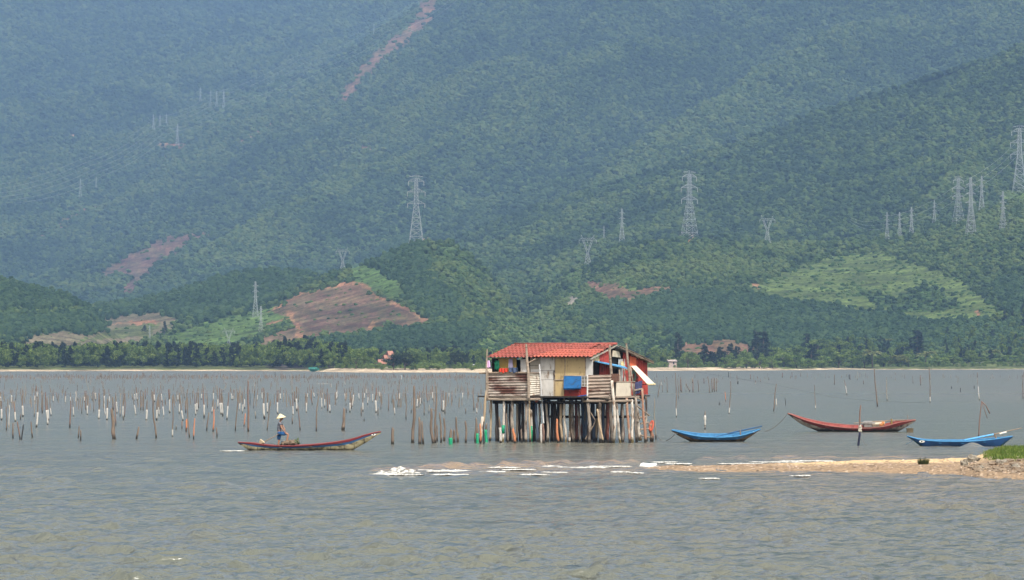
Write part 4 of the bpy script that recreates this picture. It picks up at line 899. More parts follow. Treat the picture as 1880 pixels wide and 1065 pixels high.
def span_(name, x0, x1, y0, y1, m_, a=0.0, th=.04, y0b=None, y1b=None):
    y0b = y0 if y0b is None else y0b; y1b = y1 if y1b is None else y1b
    mb = MB(); mb.slab([SP(x0, y1, a), SP(x1, y1b, a), SP(x1, y0b, a), SP(x0, y0, a)], th); return mb.build(name, m_, house)
def corr(name, q, m_, along, pitch=.16, amp=.02, nn=None, steps=None, smooth_=False, th=.012):
    """corrugated sheet over quad q (0-1 bottom, 3-2 top). along='u': ridges run up (v); 'v': ridges run along u"""
    q = [Vector(p) for p in q]; U_ = (q[1]-q[0]).length; V_ = (q[3]-q[0]).length
    n_ = (q[1]-q[0]).cross(q[3]-q[0]).normalized()
    nu = int((U_ if along == 'u' else V_)/pitch*6)+1; vs = []; fs = []
    if along == 'u':
        rows = [0, 1]
        if steps: rows = sorted(set([i/steps for i in range(steps+1)]+[(i+.94)/steps for i in range(steps)]))
        for v in rows:
            lift = (amp*2.0*(1-(v*steps % 1)) if steps and v < 1 else 0)
            for i in range(nu+1):
                u = i/nu; p = q[0].lerp(q[1], u).lerp(q[3].lerp(q[2], u), v); vs.append(p+n_*(amp*math.sin(u*U_/pitch*2*math.pi)+lift))
        nr = len(rows); nc = nu+1
    else:
        for i in range(nu+1):
            v = i/nu
            for u in (0, .33, .66, 1):
                p = q[0].lerp(q[1], u).lerp(q[3].lerp(q[2], u), v); vs.append(p+n_*(amp*math.sin(v*V_/pitch*2*math.pi)+.012*math.sin(u*7+v*3)))
        nr = nu+1; nc = 4
    for i in range(nr-1):
        for j in range(nc-1): a = i*nc+j; fs.append((a, a+1, a+nc+1, a+nc))
    mb = MB(); mb.add(vs, fs); o = mb.build(name, m_, house); sm = o.modifiers.new('thickness', 'SOLIDIFY'); sm.thickness = th
    return o
# ---- roof
RE = -.45
def rz(b): return 4.86+(5.66-4.86)*(b-RE)/(2.85-RE)
aL, aR = -6.75, .12
corr('roof', [(aL, RE, rz(RE)), (aR, RE, rz(RE)), (aR, 2.85, rz(2.85)), (aL, 2.85, rz(2.85))], M_TILE, 'u', .26, .04, steps=8)
corr('roof_patch', [(-3.6, RE-.12, rz(RE)+.03), (aR+.1, RE-.12, rz(RE)+.035), (aR+.12, 1.15, rz(1.15)+.1), (-2.75, 1.15, rz(1.15)+.1)], M_TILE2, 'u', .26, .04, steps=4)
corr('roof_patch', [(-3.1, .6, rz(.6)+.05), (-.9, .6, rz(.6)+.05), (-.8, 2.7, rz(2.7)+.07), (-2.2, 2.7, rz(2.7)+.07)], M_TILE, 'u', .26, .04, steps=5)
corr('rear_roof', [(aL, 7.0, 4.62), (aR+.35, 7.0, 4.62), (aR+.35, 2.7, 5.56), (aL, 2.7, 5.56)], M_GREYROOF, 'u', .22, .03)
mb = MB(); mb.tube([(aL, 2.85, 5.7), (aR+.05, 2.85, 5.7)], .07, 8); mb.build('ridge_cap', M_TILE, house, True)
mb = MB(); mb.slab([(aR+.05, RE+.1, rz(RE)-.1), (aR+.05, 2.85, rz(2.85)-.1), (aR+.05, 2.85, rz(2.85)-.02), (aR+.05, RE+.1, rz(RE)-.02)], .04); mb.build('barge_board', M_GREYP, house)
mb = MB()
for k in range(7): mb.bar((aR+.3-k*.0, 3.0+k*.6, 5.42-k*.132), (aR-.6, 3.0+k*.6, 5.42-k*.132), .03)
mb.bar((aR+.3, 2.8, 5.46), (aR+.3, 7, 4.54), .04); mb.build('rafters', M_BOARD, house)
# ---- floor and beams
ZF = 2.62
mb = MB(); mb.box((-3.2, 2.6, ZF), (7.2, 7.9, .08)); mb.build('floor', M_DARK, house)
mb = MB(); mb.box((-4.75, -.72, ZF+.0), (2.75, 1.36, .1)); mb.build('balcony_floor', M_BOARD, house)
mb = MB(); mb.box((1.05, .6, ZF), (1.9, 3.2, .1)); mb.build('landing', M_BOARD, house)
for (x0, x1, y, b) in ((892, 992, 733, -1.42), (905, 1150, 738, -.7), (905, 1160, 739, .8), (920, 1175, 739, 2.4), (1005, 1155, 765, 2.6), (1070, 1160, 736, -1.02)):
    mb = MB(); mb.tube([FP(x0, y, b), FP((x0+x1)/2, y+.8, b), FP(x1, y, b)], .075, 6); mb.build('beam', M_BOARD if b < -.9 else M_DARK, house)
for a in (-6.2, -4.6, -3.0, -1.4, .2, 1.7):
    mb = MB(); mb.tube([(a, -1.35 if a < -3.3 or a > 0 else -.5, ZF-.13), (a, 6.4 if a < 1 else 2.1, ZF-.13)], .07, 6); mb.build('joist', M_DARK, house)
# ---- walls: back, left, inner
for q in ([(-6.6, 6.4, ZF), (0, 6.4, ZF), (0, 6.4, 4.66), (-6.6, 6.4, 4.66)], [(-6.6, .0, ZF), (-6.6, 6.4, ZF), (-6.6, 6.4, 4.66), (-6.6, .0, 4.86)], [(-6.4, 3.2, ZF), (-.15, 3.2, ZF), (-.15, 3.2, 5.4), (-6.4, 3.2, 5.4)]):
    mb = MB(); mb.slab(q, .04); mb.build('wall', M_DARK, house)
# front facade behind the balcony
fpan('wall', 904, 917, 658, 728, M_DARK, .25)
fpan('wall', 915.5, 948, 657, 728, M_YEL, .05, lab='yellow wall behind the balcony')
fpan('door', 956, 966.5, 659, 728, M_WHITE, -.05, lab='white door leaf standing ajar')
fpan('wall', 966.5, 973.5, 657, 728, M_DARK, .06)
# facade panels (each board its own part)
for i, (x0, x1, y0, y1, m_, b) in enumerate([
    (973.5, 992.5, 657, 671, M_GREYP, -.02), (973.5, 992, 671.6, 728, M_GREYP, 0.01), (975, 991, 678, 684, M_WHITE, -.05),
    (992.7, 1018.5, 656, 680, M_WHITE, -.04), (992, 1016, 680.5, 697, M_WHITE, -.02), (992, 1016.3, 697.6, 728, M_WHITE, -.04),
    (1018.8, 1037, 656, 697, M_CREAM, -.03), (1016.8, 1035.5, 698.2, 727.5, M_CREAM, -.02), (1037.6, 1074.6, 656, 689.6, M_CREAM, -.05),
    (1075.2, 1088.5, 656, 691, M_WHITE, -.03), (1035.9, 1066, 715, 727.5, M_RED, -.01), (1066.4, 1076.5, 709.5, 725.5, M_RED, -.04), (1067, 1079, 691.6, 709, M_GREYP, .0), (1036, 1067, 690, 715, M_DARK, .02)]):
    fpan('wall_panel', x0, x1, y0, y1, m_, b)
mb = MB()
for px in (1018.6, 1037.3, 1074.9): mb.bar(FP(px, 656, -.07), FP(px, 728 if px < 1030 else 690, -.07), .025)
mb.bar(FP(1017, 697.6, -.07), FP(1038, 697.6, -.07), .025); mb.bar(FP(1036, 690, -.08), FP(1090, 690.6, -.08), .03)
mb.build('wall_battens', M_BOARD, house)
# small lattice window
w_ = MB()
for px in (1068, 1073, 1078.6): w_.bar(FP(px, 691, -.1), FP(px, 710, -.1), .018)
for py in (692, 698, 704, 709.5): w_.bar(FP(1067.5, py, -.1), FP(1079, py, -.1), .018)
w_.build('window', M_WHITE, house)
# blue flap window
q = [FP(1034.5, 715.5, -.42), FP(1066.5, 714, -.42), FP(1068, 690.4, -.08), FP(1035.5, 690.4, -.08)]
mb = MB(); mb.slab(q, .03); fl = mb.build('window_flap', M_BLUE, house); fl['label'] = 'blue window flap'
mb = MB(); mb.bar(FP(1034.5, 713, -.45), FP(1066.5, 711.5, -.45), .02); mb.build('flap_rod', M_BLUE, fl)
mb = MB(); pts_ = [FP(1016, 728.5, -.3), FP(1030, 730.2, -.35), FP(1045, 730.2, -.35), FP(1062, 728, -.35), FP(1078, 725.5, -.3)]; mb.tube(pts_, .035, 6)
o = mb.build('water_hose', mat('blue_pipe', (.03, .13, .5), .5), None, True); o.location = house.location; o.rotation_euler = house.rotation_euler; tag(o, 'blue hose sagging along the foot of the house front', 'hose')
# ---- side wall (faces right)
span_('wall_panel', 1086.5, 1100.5, 651.5, 664.5, M_CREAM, .0, y0b=645)
span_('wall_panel', 1100.8, 1121, 645, 690, M_RED, .0)
corr('red_cladding', [SP(1101, 689, .04), SP(1120.5, 689, .04), SP(1120.5, 644.5, .04), SP(1101, 646, .04)], M_RED, 'u', .28, .02)
span_('doorway_shade', 1088, 1101, 664, 728, M_DARK, -.12)  # dark slab painted as the shade seen through the side opening
span_('doorway_shade', 1121, 1138, 655, 728, M_DARK, -.12)
mb = MB(); mb.slab([SP(1124.5, 655, .1), SP(1139, 656.5, .12), SP(1136, 645, .1), SP(1125, 643.5, .1)], .05); mb.build('cloth_pelmet', mat('beige_cloth', (.55, .48, .36), .9), house)
span_('wall_panel', 1135.5, 1147, 659, 702, M_WHITE, .03)
span_('wall_panel', 1135, 1147, 702, 728, M_RED, .0)
corr('red_cladding', [SP(1143.8, 727, .05), SP(1189, 724.5, .05), SP(1187.5, 658.5, .05), SP(1143.8, 646.5, .05)], M_RED, 'u', .3, .025)
mb = MB(); mb.slab([SP(1156, 677, .1), SP(1168, 677, .1), SP(1168, 657, .1), SP(1156, 654, .1)], .03); mb.build('wall_panel', mat('orange_sheet', (.58, .13, .05), .6, (.5, .1, .05), 3), house)
# propped shutter and blue awning
mb = MB(); mb.slab([SP(1158.5, 672, .1), SP(1167.5, 671.5, .1), SP(1203.5, 707, 1.25), SP(1190.5, 707.5, 1.25)], .03); sh = mb.build('propped_shutter', M_SUN, house); sh['label'] = 'bright pale shutter propped open'
mb = MB(); mb.slab([SP(1190, 707.0, 1.28), SP(1204, 706.6, 1.28), SP(1202.6, 704.2, 1.2), SP(1188, 704.6, 1.2)], .05); mb.build('shutter_edge', mat('tan_edge', (.6, .5, .28), .7), sh)
mb = MB(); mb.bar(SP(1176, 706, .1), SP(1192, 705, 1.15), .025); mb.build('prop_stick', wood, house)
mb = MB(); mb.slab([SP(1097, 664, .75), SP(1152, 676.5, .8), SP(1144, 672.5, .05), SP(1091, 663, .05)], .07); aw = mb.build('awning', M_LBLUE, house); aw['label'] = 'light blue awning over the side door'
mb = MB(); mb.bar(SP(1122, 673, .05), SP(1122, 668, .7), .03); mb.build('awning_prop', wood, house)
# ---- left balcony
BB_ = -1.42
corr('balcony_panel', [FP(895.5, 728, BB_), FP(968, 727, BB_), FP(968, 685, BB_), FP(895.5, 686.5, BB_)], M_RUST, 'v', .155, .028)
aB = ax(968.5, BB_)
corr('balcony_panel', [SP(968.8, 727, aB), SP(991.5, 724.5, aB), SP(989.5, 687, aB), SP(968.8, 686, aB)], M_RUST2, 'v', .13, .022)
mb = MB(); mb.slab([FP(891.8, 732, BB_-.06), FP(896.5, 732, BB_-.06), FP(896.5, 681, BB_-.06), FP(891.8, 681, BB_-.06)], .05); mb.build('corner_board', M_BOARD, house)
mb = MB(); mb.tube([FP(880, 685.3, BB_-.03), FP(930, 684, BB_-.03), FP(970, 684.6, BB_-.03)], .05, 6); mb.tube([FP(970, 684.6, BB_-.03), SP(1017, 685, aB+.05)], .035, 6); mb.build('railing', wood, house)
mb = MB(); mb.tube([FP(966, 631.5, BB_-.12), FP(967.5, 660, BB_-.12), FP(970, 684, BB_-.12), FP(970.5, 731, BB_-.12)], [.055, .075, .085, .085], 8); mb.build('roof_post', M_BOARD, house)
mb = MB(); mb.bar(FP(983, 659, -.7), FP(968, 667, -1.4), .03); mb.build('brace', wood, house)
# ---- right balcony
corr('balcony_panel', [FP(1079, 731, -1.0), FP(1122, 729, -1.0), FP(1122, 688, -1.0), FP(1079, 689, -1.0)], mat('rusty_boards', (.40, .33, .27), .8, (.27, .2, .16), 3, dirt=(.10, .045, .03), dirt_amt=.75, dirt_scale=1.8, stretch=(.5, .5, 2)), 'v', .19, .03)
aR2 = ax(1122.5, -1.0)
mb = MB(); mb.slab([SP(1123, 702, aR2-.03), SP(1136, 701, aR2-.03), SP(1136, 686, aR2-.03), SP(1123, 686.5, aR2-.03)], .05); mb.build('balcony_panel', mat('dark_rust', (.16, .08, .05), .8, (.08, .04, .03), 4, dirt=(.3, .2, .13), dirt_amt=.3), house)
mb = MB(); mb.slab([SP(1131, 728.5, aR2+.04), SP(1158.5, 726.5, aR2+.04), SP(1158.5, 701.5, aR2+.04), SP(1131.5, 702.5, aR2+.04)], .04); mb.build('pale_panel', mat('pale_concrete_panel', (.58, .52, .42), .8, (.5, .44, .36), 3, dirt=(.32, .26, .2), dirt_amt=.3), house)
mb = MB(); mb.tube([FP(1078.5, 734, -1.05), FP(1078.5, 688, -1.05)], .05, 6); mb.build('corner_board', M_WHITE, house)
mb = MB(); mb.tube([SP(1120, 733, aR2-.1), SP(1122.5, 690, aR2-.12), SP(1119, 640, aR2-.12), SP(1119.8, 634, aR2-.12)], [.09, .085, .07, .05], 7); mb.build('roof_post', M_BOARD, house)
mb = MB(); mb.tube([SP(1157, 730, aR2), SP(1155.5, 690, aR2), SP(1152, 660, aR2), SP(1149.7, 630, aR2)], [.08, .075, .07, .05], 7); mb.build('roof_post', M_BOARD, house)
mb = MB(); mb.tube([SP(1165, 720, aR2), SP(1160, 690, aR2), SP(1157, 672, aR2-.3)], .04, 6); mb.tube([SP(1146, 678, aR2), SP(1149, 700, aR2)], .04, 6); mb.tube([SP(1137, 679, aR2-.2), SP(1138.5, 702, aR2)], .04, 6); mb.bar(SP(1131, 701.5, aR2+.06), SP(1166, 701, aR2+.06), .03); mb.bar(SP(1144, 679, aR2-.3), SP(1160, 678.5, aR2-.3), .04)
mb.build('landing_frame', M_BOARD, house)
# ---- piles
PCOL = {'g': mat('pile_grey', (.33, .28, .23), .9, (.17, .14, .115), 4, dirt=(.045, .033, .026), dirt_amt=.68, dirt_scale=2, stretch=(1, 1, .35), wet=True, bump=.02),
        'd': mat('pile_dark', (.07, .055, .045), .9, (.035, .028, .024), 4, stretch=(1, 1, .35), wet=True, bump=.02),
        'w': mat('pile_white', (.58, .54, .48), .8, (.36, .31, .25), 3, dirt=(.17, .10, .06), dirt_amt=.62, dirt_scale=4, stretch=(1, 1, .5), wet=True, bump=.015, wetc=(.10, .075, .03)),
        'b': mat('pile_blue', (.06, .08, .11), .8, (.04, .06, .10), 3, dirt=(.05, .04, .04), dirt_amt=.4, wet=True),
        'r': mat('pile_rust', (.22, .07, .045), .85, (.12, .05, .035), 3, dirt=(.3, .22, .16), dirt_amt=.3, wet=True, bump=.015),
        'o': mat('pile_orange', (.33, .16, .10), .8, (.22, .13, .09), 3, dirt=(.40, .34, .27), dirt_amt=.55, wet=True, bump=.015),
        't': mat('pile_tan', (.42, .33, .22), .9, (.28, .2, .13), 4, dirt=(.12, .08, .05), dirt_amt=.35, stretch=(1, 1, .35), wet=True, bump=.02)}
rp = random.Random(12)
def crook(a, b_, r0, r1, mtl, name='pile', parent=None, jag=False, n=8, wob=.07, segs=9):
    a = Vector(a); b_ = Vector(b_); pts = []; rd = []
    ph1, ph2 = rp.uniform(0, 6), rp.uniform(0, 6); kn = rp.randrange(2, segs-1)
    for k in range(segs+1):
        t_ = k/segs; p = a.lerp(b_, t_); f_ = math.sin(math.pi*t_); p.x += wob*(math.sin(t_*5+ph1)*.6+math.sin(t_*11+ph2)*.25)*f_; p.y += wob*math.cos(t_*6+ph1)*f_
        pts.append(p); r = r0+(r1-r0)*t_; r *= 1+.12*mnoise.noise(Vector((ph1*9, t_*7, ph2)))*2
        if k == kn: r *= 1.18
        rd.append(r)
    if jag: pts.append(pts[-1]+(pts[-1]-pts[-2])*.35+Vector((rp.uniform(-.5, .5)*r1, 0, 0))); rd.append(r1*.25)
    mb = MB(); mb.tube(pts, rd, n); return mb.build(name, mtl, parent, True)
G_SL = mat('green_sleeve', (.01, .30, .14), .5, (.01, .2, .1), 5, dirt=(.1, .2, .12), dirt_amt=.2)
piles = [  # px_top, px_base, width px, kind, b, py_top
    (901.5, 900.5, 4, 't', -.9, 734), (911, 914.5, 7.2, 'd', -.6, 734), (925, 924, 4.6, 'w', -1.3, 734), (935.4, 936.5, 4.6, 'd', 0.3, 734), (940.6, 941, 5.8, 'g', -1.25, 734),
    (949, 950, 4.6, 'g', -.4, 734), (954, 954.6, 6, 'd', .5, 735), (959.5, 961, 3.4, 'd', 0, 735), (965.4, 966, 5.4, 'g', -1.35, 730), (972, 972.5, 3.6, 't', -1.2, 728), (975, 974.4, 5, 'w', -.9, 752), (980, 981, 5, 'd', .2, 737),
    (984, 986.5, 5, 'b', -.7, 737), (990, 991, 4.4, 'g', -.5, 737), (1002, 1007, 5, 'g', -.6, 733), (1013, 1014, 6, 'd', .8, 737), (1018, 1019.5, 6, 'd', .2, 737),
    (1029.5, 1031.5, 5, 't', -.4, 737), (1036, 1038, 4.2, 'w', -.5, 731), (1051, 1052, 5.4, 'g', 0, 737), (1057, 1059, 5.4, 'r', .6, 737), (1062, 1066, 4.2, 'g', -.2, 737),
    (1069.5, 1071, 5, 'b', .8, 737), (1076.5, 1076.5, 5, 'b', .4, 737), (1079.5, 1083, 6.6, 'g', -.9, 733), (1089, 1091, 6.6, 'b', 1.2, 737), (1101.5, 1102.5, 6.2, 'g', -.8, 733),
    (1107, 1108.5, 4.6, 'b', 1.5, 737), (1116, 1117, 5.2, 'r', .2, 735), (1121, 1122, 5.6, 'g', -.7, 733), (1131, 1139.5, 4.6, 'w', .1, 733), (1142.5, 1142.5, 4.8, 'g', 1, 737),
    (1150.5, 1155.8, 5, 'o', -.3, 731), (1160, 1162, 5.2, 'w', .6, 733), (1167, 1169, 5, 'g', 1.6, 730), (1179, 1184, 4.4, 'o', 1.0, 714), (1186, 1187.5, 4, 'g', 4.8, 728),
]
for (pt, pb, wd_, kd, b, pyt) in piles:
    s_ = D0/F; at_ = ax(pt, b); ab_ = ax(pb, b)
    z1 = min(2.56, zz(pyt, at_, b)) if pyt > 730 else zz(pyt, at_, b)
    crook((ab_+(ab_-at_)*.2, b, -.7), (at_, b, z1), wd_*s_*.54, wd_*s_*.46, PCOL[kd], parent=house)
for k in range(34):   # rear rows
    a = -6.3+(k % 9)*.85+rp.uniform(-.2, .2); b = (1.6, 3.0, 4.4, 5.9)[k//9]+rp.uniform(-.3, .3)
    if a > .3: continue
    crook((a+rp.uniform(-.15, .15), b, -.7), (a, b, 2.56), rp.uniform(.06, .11), rp.uniform(.06, .1), PCOL[rp.choice('ddggbtr')], parent=house)
# tall leaning posts at the corners
s_ = D0/F
crook(FP(881.5, 817, -1.75), FP(893.5, 716, -1.5), .085, .07, PCOL['t'], 'corner_post', house, segs=8)
crook(FP(892.5, 735, -1.55), FP(894.3, 644, -1.5), .075, .04, M_BOARD, 'roof_post', house, True)
mb = MB(); mb.tube([FP(881.6, 814, -1.78), FP(884, 796, -1.74), FP(886.2, 765, -1.7)], .095, 8); mb.build('pale_sleeve', PCOL['w'], house, True)
mb = MB(); mb.tube([FP(998, 777, -.95), FP(990.3, 669, -.75)], .045, 8); mb.build('drain_pipe', mat('pipe_grey', (.55, .55, .55), .5), house)
mb = MB(); mb.tube([FP(1126, 818, -1.15), FP(1129, 775, -1.15), FP(1127, 740, -1.12), FP(1123.3, 698.5, -1.1)], .085, 8); mb.build('white_pole', PCOL['w'], house, True)
mb = MB(); mb.tube([FP(923.8, 795.5, -1.3), FP(924, 780.5, -1.3)], .09, 8); mb.build('green_wrapping', G_SL, house, True)
mb = MB(); mb.tube([FP(974.5, 815, -.9), FP(974.6, 782, -.9)], .10, 8); mb.build('green_sleeve', G_SL, house, True)
mb = MB(); mb.tube([FP(1075, 806, -.9), FP(1088, 783, -.9)], .05, 6); mb.tube([FP(1084, 757, -.95), FP(1093, 772, -.95), FP(1089, 783, -.95)], .03, 5); mb.build('brace', wood, house)
crook(FP(1107.5, 814, -1.2), FP(1096.5, 751, -1.2), .065, .055, PCOL['t'], 'leaning_prop', house)
# ladder at the right
aL2 = 1.6
crook(SP(1175.5, 809, aL2+.3), SP(1162, 704, aL2), .11, .085, PCOL['w'], 'ladder_rail', house)
crook(SP(1186, 800, aL2+.35), SP(1178, 715, aL2), .06, .05, PCOL['o'], 'ladder_rail', house)
for (xa, ya, xb, yb) in ((1164, 717, 1179, 714), (1167, 729, 1182, 737), (1168, 744, 1192, 763), (1168, 754, 1175, 771), (1172, 767, 1186, 766), (1176, 778, 1191, 775.5), (1176, 788.5, 1191, 787), (1176, 799, 1192, 803), (1158, 762, 1172, 776)):
    mb = MB(); mb.tube([SP(xa, ya, aL2+.4), SP(xb, yb, aL2+.45)], .05, 6); mb.build('ladder_rung', M_BOARD, house)
crook(SP(1196.5, 811, aL2+.5), SP(1193.6, 778, aL2+.5), .12, .1, PCOL['o'], 'ladder_foot', house)
# under-floor clutter
mb = MB(); mb.blob(FP(985, 735, -.9), (.12, .1, .12), 2, .2, 1); mb.build('float_ball', mat('rust_ball', (.35, .08, .04), .7), house)
# ---- laundry and things hanging on the house: things of their own
def hang(name, quad, m_, label, cat='clothing', grp=None, folds=6, depth=.05, up=None):
    q = [Vector(p) for p in quad]; n_ = (q[1]-q[0]).cross(q[3]-q[0]).normalized(); nu, nv = 18, 8; vs = []; fs = []
    for j in range(nv+1):
        for i in range(nu+1):
            u, v = i/nu, j/nv; p = q[0].lerp(q[1], u).lerp(q[3].lerp(q[2], u), v)
            p = p+n_*depth*math.sin(u*folds*math.pi+v*1.5)*(1.1-v*.7); p.z += .03*math.sin(u*9)*(1-v); vs.append(p)
    for j in range(nv):
        for i in range(nu): a = j*(nu+1)+i; fs.append((a, a+1, a+nu+2, a+nu+1))
    mb = MB(); mb.add(vs, fs); o = mb.build(name, m_, smooth=True); sm = o.modifiers.new('thickness', 'SOLIDIFY'); sm.thickness = .012
    o.location = house.location; o.rotation_euler = house.rotation_euler; tag(o, label, cat, grp); return o
LG = 'laundry on the balcony'
hang('green_cloth', [FP(908.5, 679, -.3), FP(917, 679, -.3), FP(917, 661.5, -.3), FP(908.5, 662.5, -.3)], mat('green_cloth', (.01, .14, .075), .9), 'dark green cloth hanging at the left end of the balcony', 'cloth', LG)
hang('hanging_shirt', [FP(933.5, 677, -.25), FP(941.5, 677, -.25), FP(941, 659, -.25), FP(934.5, 659, -.25)], mat('mauve_cloth', (.30, .26, .36), .9, (.22, .2, .3), 14), 'grey mauve shirt hanging in front of the yellow wall', 'shirt', LG)
hang('red_towel', [FP(916.5, 684, BB_-.1), FP(932.5, 684, BB_-.1), FP(932.5, 676, BB_-.08), FP(917, 676.3, BB_-.08)], mat('red_cloth', (.55, .05, .025), .9), 'red towel draped over the balcony rail', 'towel', LG)
hang('jeans', [FP(934, 684, BB_-.1), FP(950.5, 684, BB_-.1), FP(950, 675, BB_-.08), FP(935, 675, BB_-.08)], mat('denim', (.07, .10, .18), .9, (.03, .04, .07), 9), 'dark blue jeans drying on the balcony rail', 'trousers', LG, folds=4)
hang('pink_cloth', [FP(894.5, 676, -1.55), FP(900.5, 675, -1.55), FP(898.5, 662, -1.5), FP(895.5, 662, -1.5)], mat('pink_cloth', (.62, .42, .60), .9, (.5, .3, .5), 14), 'pale purple cloth tied to the left corner post', 'cloth', LG, folds=3)
hang('navy_coat', [SP(1166, 725, aR2+.1), SP(1177, 719, aR2+.1), SP(1178.5, 698.5, aR2+.02), SP(1165, 703, aR2+.02)], mat('navy_cloth', (.05, .055, .12), .9, (.03, .03, .07), 8), 'dark navy coat hanging beside the ladder head', 'coat', LG, folds=4, depth=.08)
hang('yellow_cloth', [SP(1139.5, 674, .25), SP(1147, 675, .25), SP(1145, 663.5, .2), SP(1140, 663.5, .2)], mat('straw_cloth', (.6, .5, .25), .9), 'small straw yellow cloth hung by the side door', 'cloth', LG, folds=3)
mb = MB(); c = SP(1163, 691, .9)
for r_ in (.26, .21, .16): mb.tube([c+Vector((.02*r_, math.cos(a)*r_, math.sin(a)*r_*1.25)) for a in np.linspace(0, 6.3, 20)], .03, 5)
o = mb.build('rope_coil', mat('dark_green_rope', (.03, .05, .04), .9)); o.location = house.location; o.rotation_euler = house.rotation_euler; tag(o, 'dark coil of rope hanging on the red side wall', 'rope')
mb = MB(); c = SP(1196, 782, aL2+.6)
mb.tube([c+Vector((math.cos(a)*.10, math.sin(a)*.1, math.sin(a)*.28)) for a in np.linspace(0, 6.3, 20)], .06, 6)
o = mb.build('life_ring', mat('orange_cloth', (.5, .10, .05), .8, (.35, .08, .05), 9)); o.location = house.location; o.rotation_euler = house.rotation_euler; tag(o, 'worn orange ring hanging on the ladder foot', 'ring')
# ================================================================== STAKES IN THE WATER
SM = {'b': mat('stake_wood', (.19, .145, .11), .9, (.10, .075, .06), 5, dirt=(.12, .08, .055), dirt_amt=.4, dirt_scale=3, stretch=(1, 1, .4), wet=True, wz=(.1, .3), bump=.01),
      'r': mat('stake_red_wood', (.20, .12, .09), .9, (.12, .075, .06), 5, dirt=(.12, .08, .055), dirt_amt=.4, dirt_scale=3, stretch=(1, 1, .4), wet=True, bump=.01),
      'g': mat('stake_thin_grey', (.27, .24, .20), .9, (.18, .16, .13), 5, wet=True),
      'd': mat('stake_black', (.03, .028, .028), .8, (.015, .015, .015), 5),
      'o': mat('stake_orange', (.52, .20, .09), .9, (.36, .14, .07), 5, dirt=(.5, .42, .34), dirt_amt=.3, wet=True),
      'W': mat('sleeve_white', (.47, .455, .43), .7, (.34, .32, .29), 6, dirt=(.30, .22, .16), dirt_amt=.4, dirt_scale=4, wet=True, wz=(.0, .12), wetc=(.2, .15, .1))}
STK = []
def zoomlist(x0, y0, s, txt):
    for it in txt.replace('\n', ';').split(';'):
        it = it.strip()
        if not it: continue
        v = it.split(','); a, b_, c, d, w_ = map(float, v[:5]); STK.append((x0+a/s, y0+b_/s, x0+c/s, y0+d/s, w_/s, v[5].strip()))
zoomlist(0, 670, 5.875, '''65,455,72,705,14,b;97,440,99,668,12,W;15,395,18,598,16,w;5,295,8,400,14,w;140,635,140,790,16,b;190,620,218,803,10,b;252,655,232,803,8,d;335,618,350,783,16,b;222,535,222,592,9,b;150,400,170,612,16,w;122,270,123,412,8,w;180,265,168,380,8,b;245,335,245,560,18,w;240,230,245,340,5,g;270,225,268,385,5,g;380,262,370,400,10,w;370,395,371,560,6,g;395,230,402,355,8,w;405,355,398,675,18,w;465,305,458,520,14,b;447,355,452,500,7,b;490,300,515,645,16,w;508,355,525,600,14,w;533,355,552,552,10,w;578,260,575,402,8,w;605,295,620,385,7,b;712,265,707,412,7,w;735,230,730,262,5,g;760,300,760,395,8,w;760,395,757,680,17,b;782,360,796,555,10,w;817,290,817,390,9,W;838,185,838,235,5,g;838,345,838,385,5,g;925,160,995,385,5,g;895,335,880,525,9,b;910,280,912,400,10,w;922,280,925,485,10,b;942,330,940,540,12,w;1015,300,1012,500,8,b;1020,235,1033,385,8,w;1070,255,1072,395,8,b;1077,388,1065,583,18,w;1127,262,1122,420,10,w;1122,420,1137,535,9,W;1175,262,1182,405,8,w;1163,372,1152,595,18,w;1215,355,1220,490,16,b;1207,490,1228,803,36,B;1240,395,1252,655,12,b;1248,310,1265,522,9,w;1300,310,1298,555,10,g;1330,260,1332,595,10,w;1350,312,1345,560,10,b;1425,225,1425,370,6,g;1430,330,1465,540,9,w;1447,262,1455,385,9,w;1470,245,1480,385,9,w;1515,280,1522,485,12,b;1522,200,1524,290,5,g;1550,290,1545,490,12,b;1568,262,1568,365,8,b;1588,390,1580,595,18,w;1497,680,1470,803,22,b;1640,295,1683,790,20,b;1662,255,1668,400,12,w;1695,395,1690,600,16,w;1712,380,1715,550,10,w;1740,250,1745,400,8,w;1748,380,1768,555,10,w;1728,345,1722,480,7,b;1782,388,1784,418,12,d;1835,262,1832,520,8,w;1820,275,1825,375,14,b;1860,335,1870,775,10,u;855,665,845,790,14,b;872,712,868,815,16,b''')
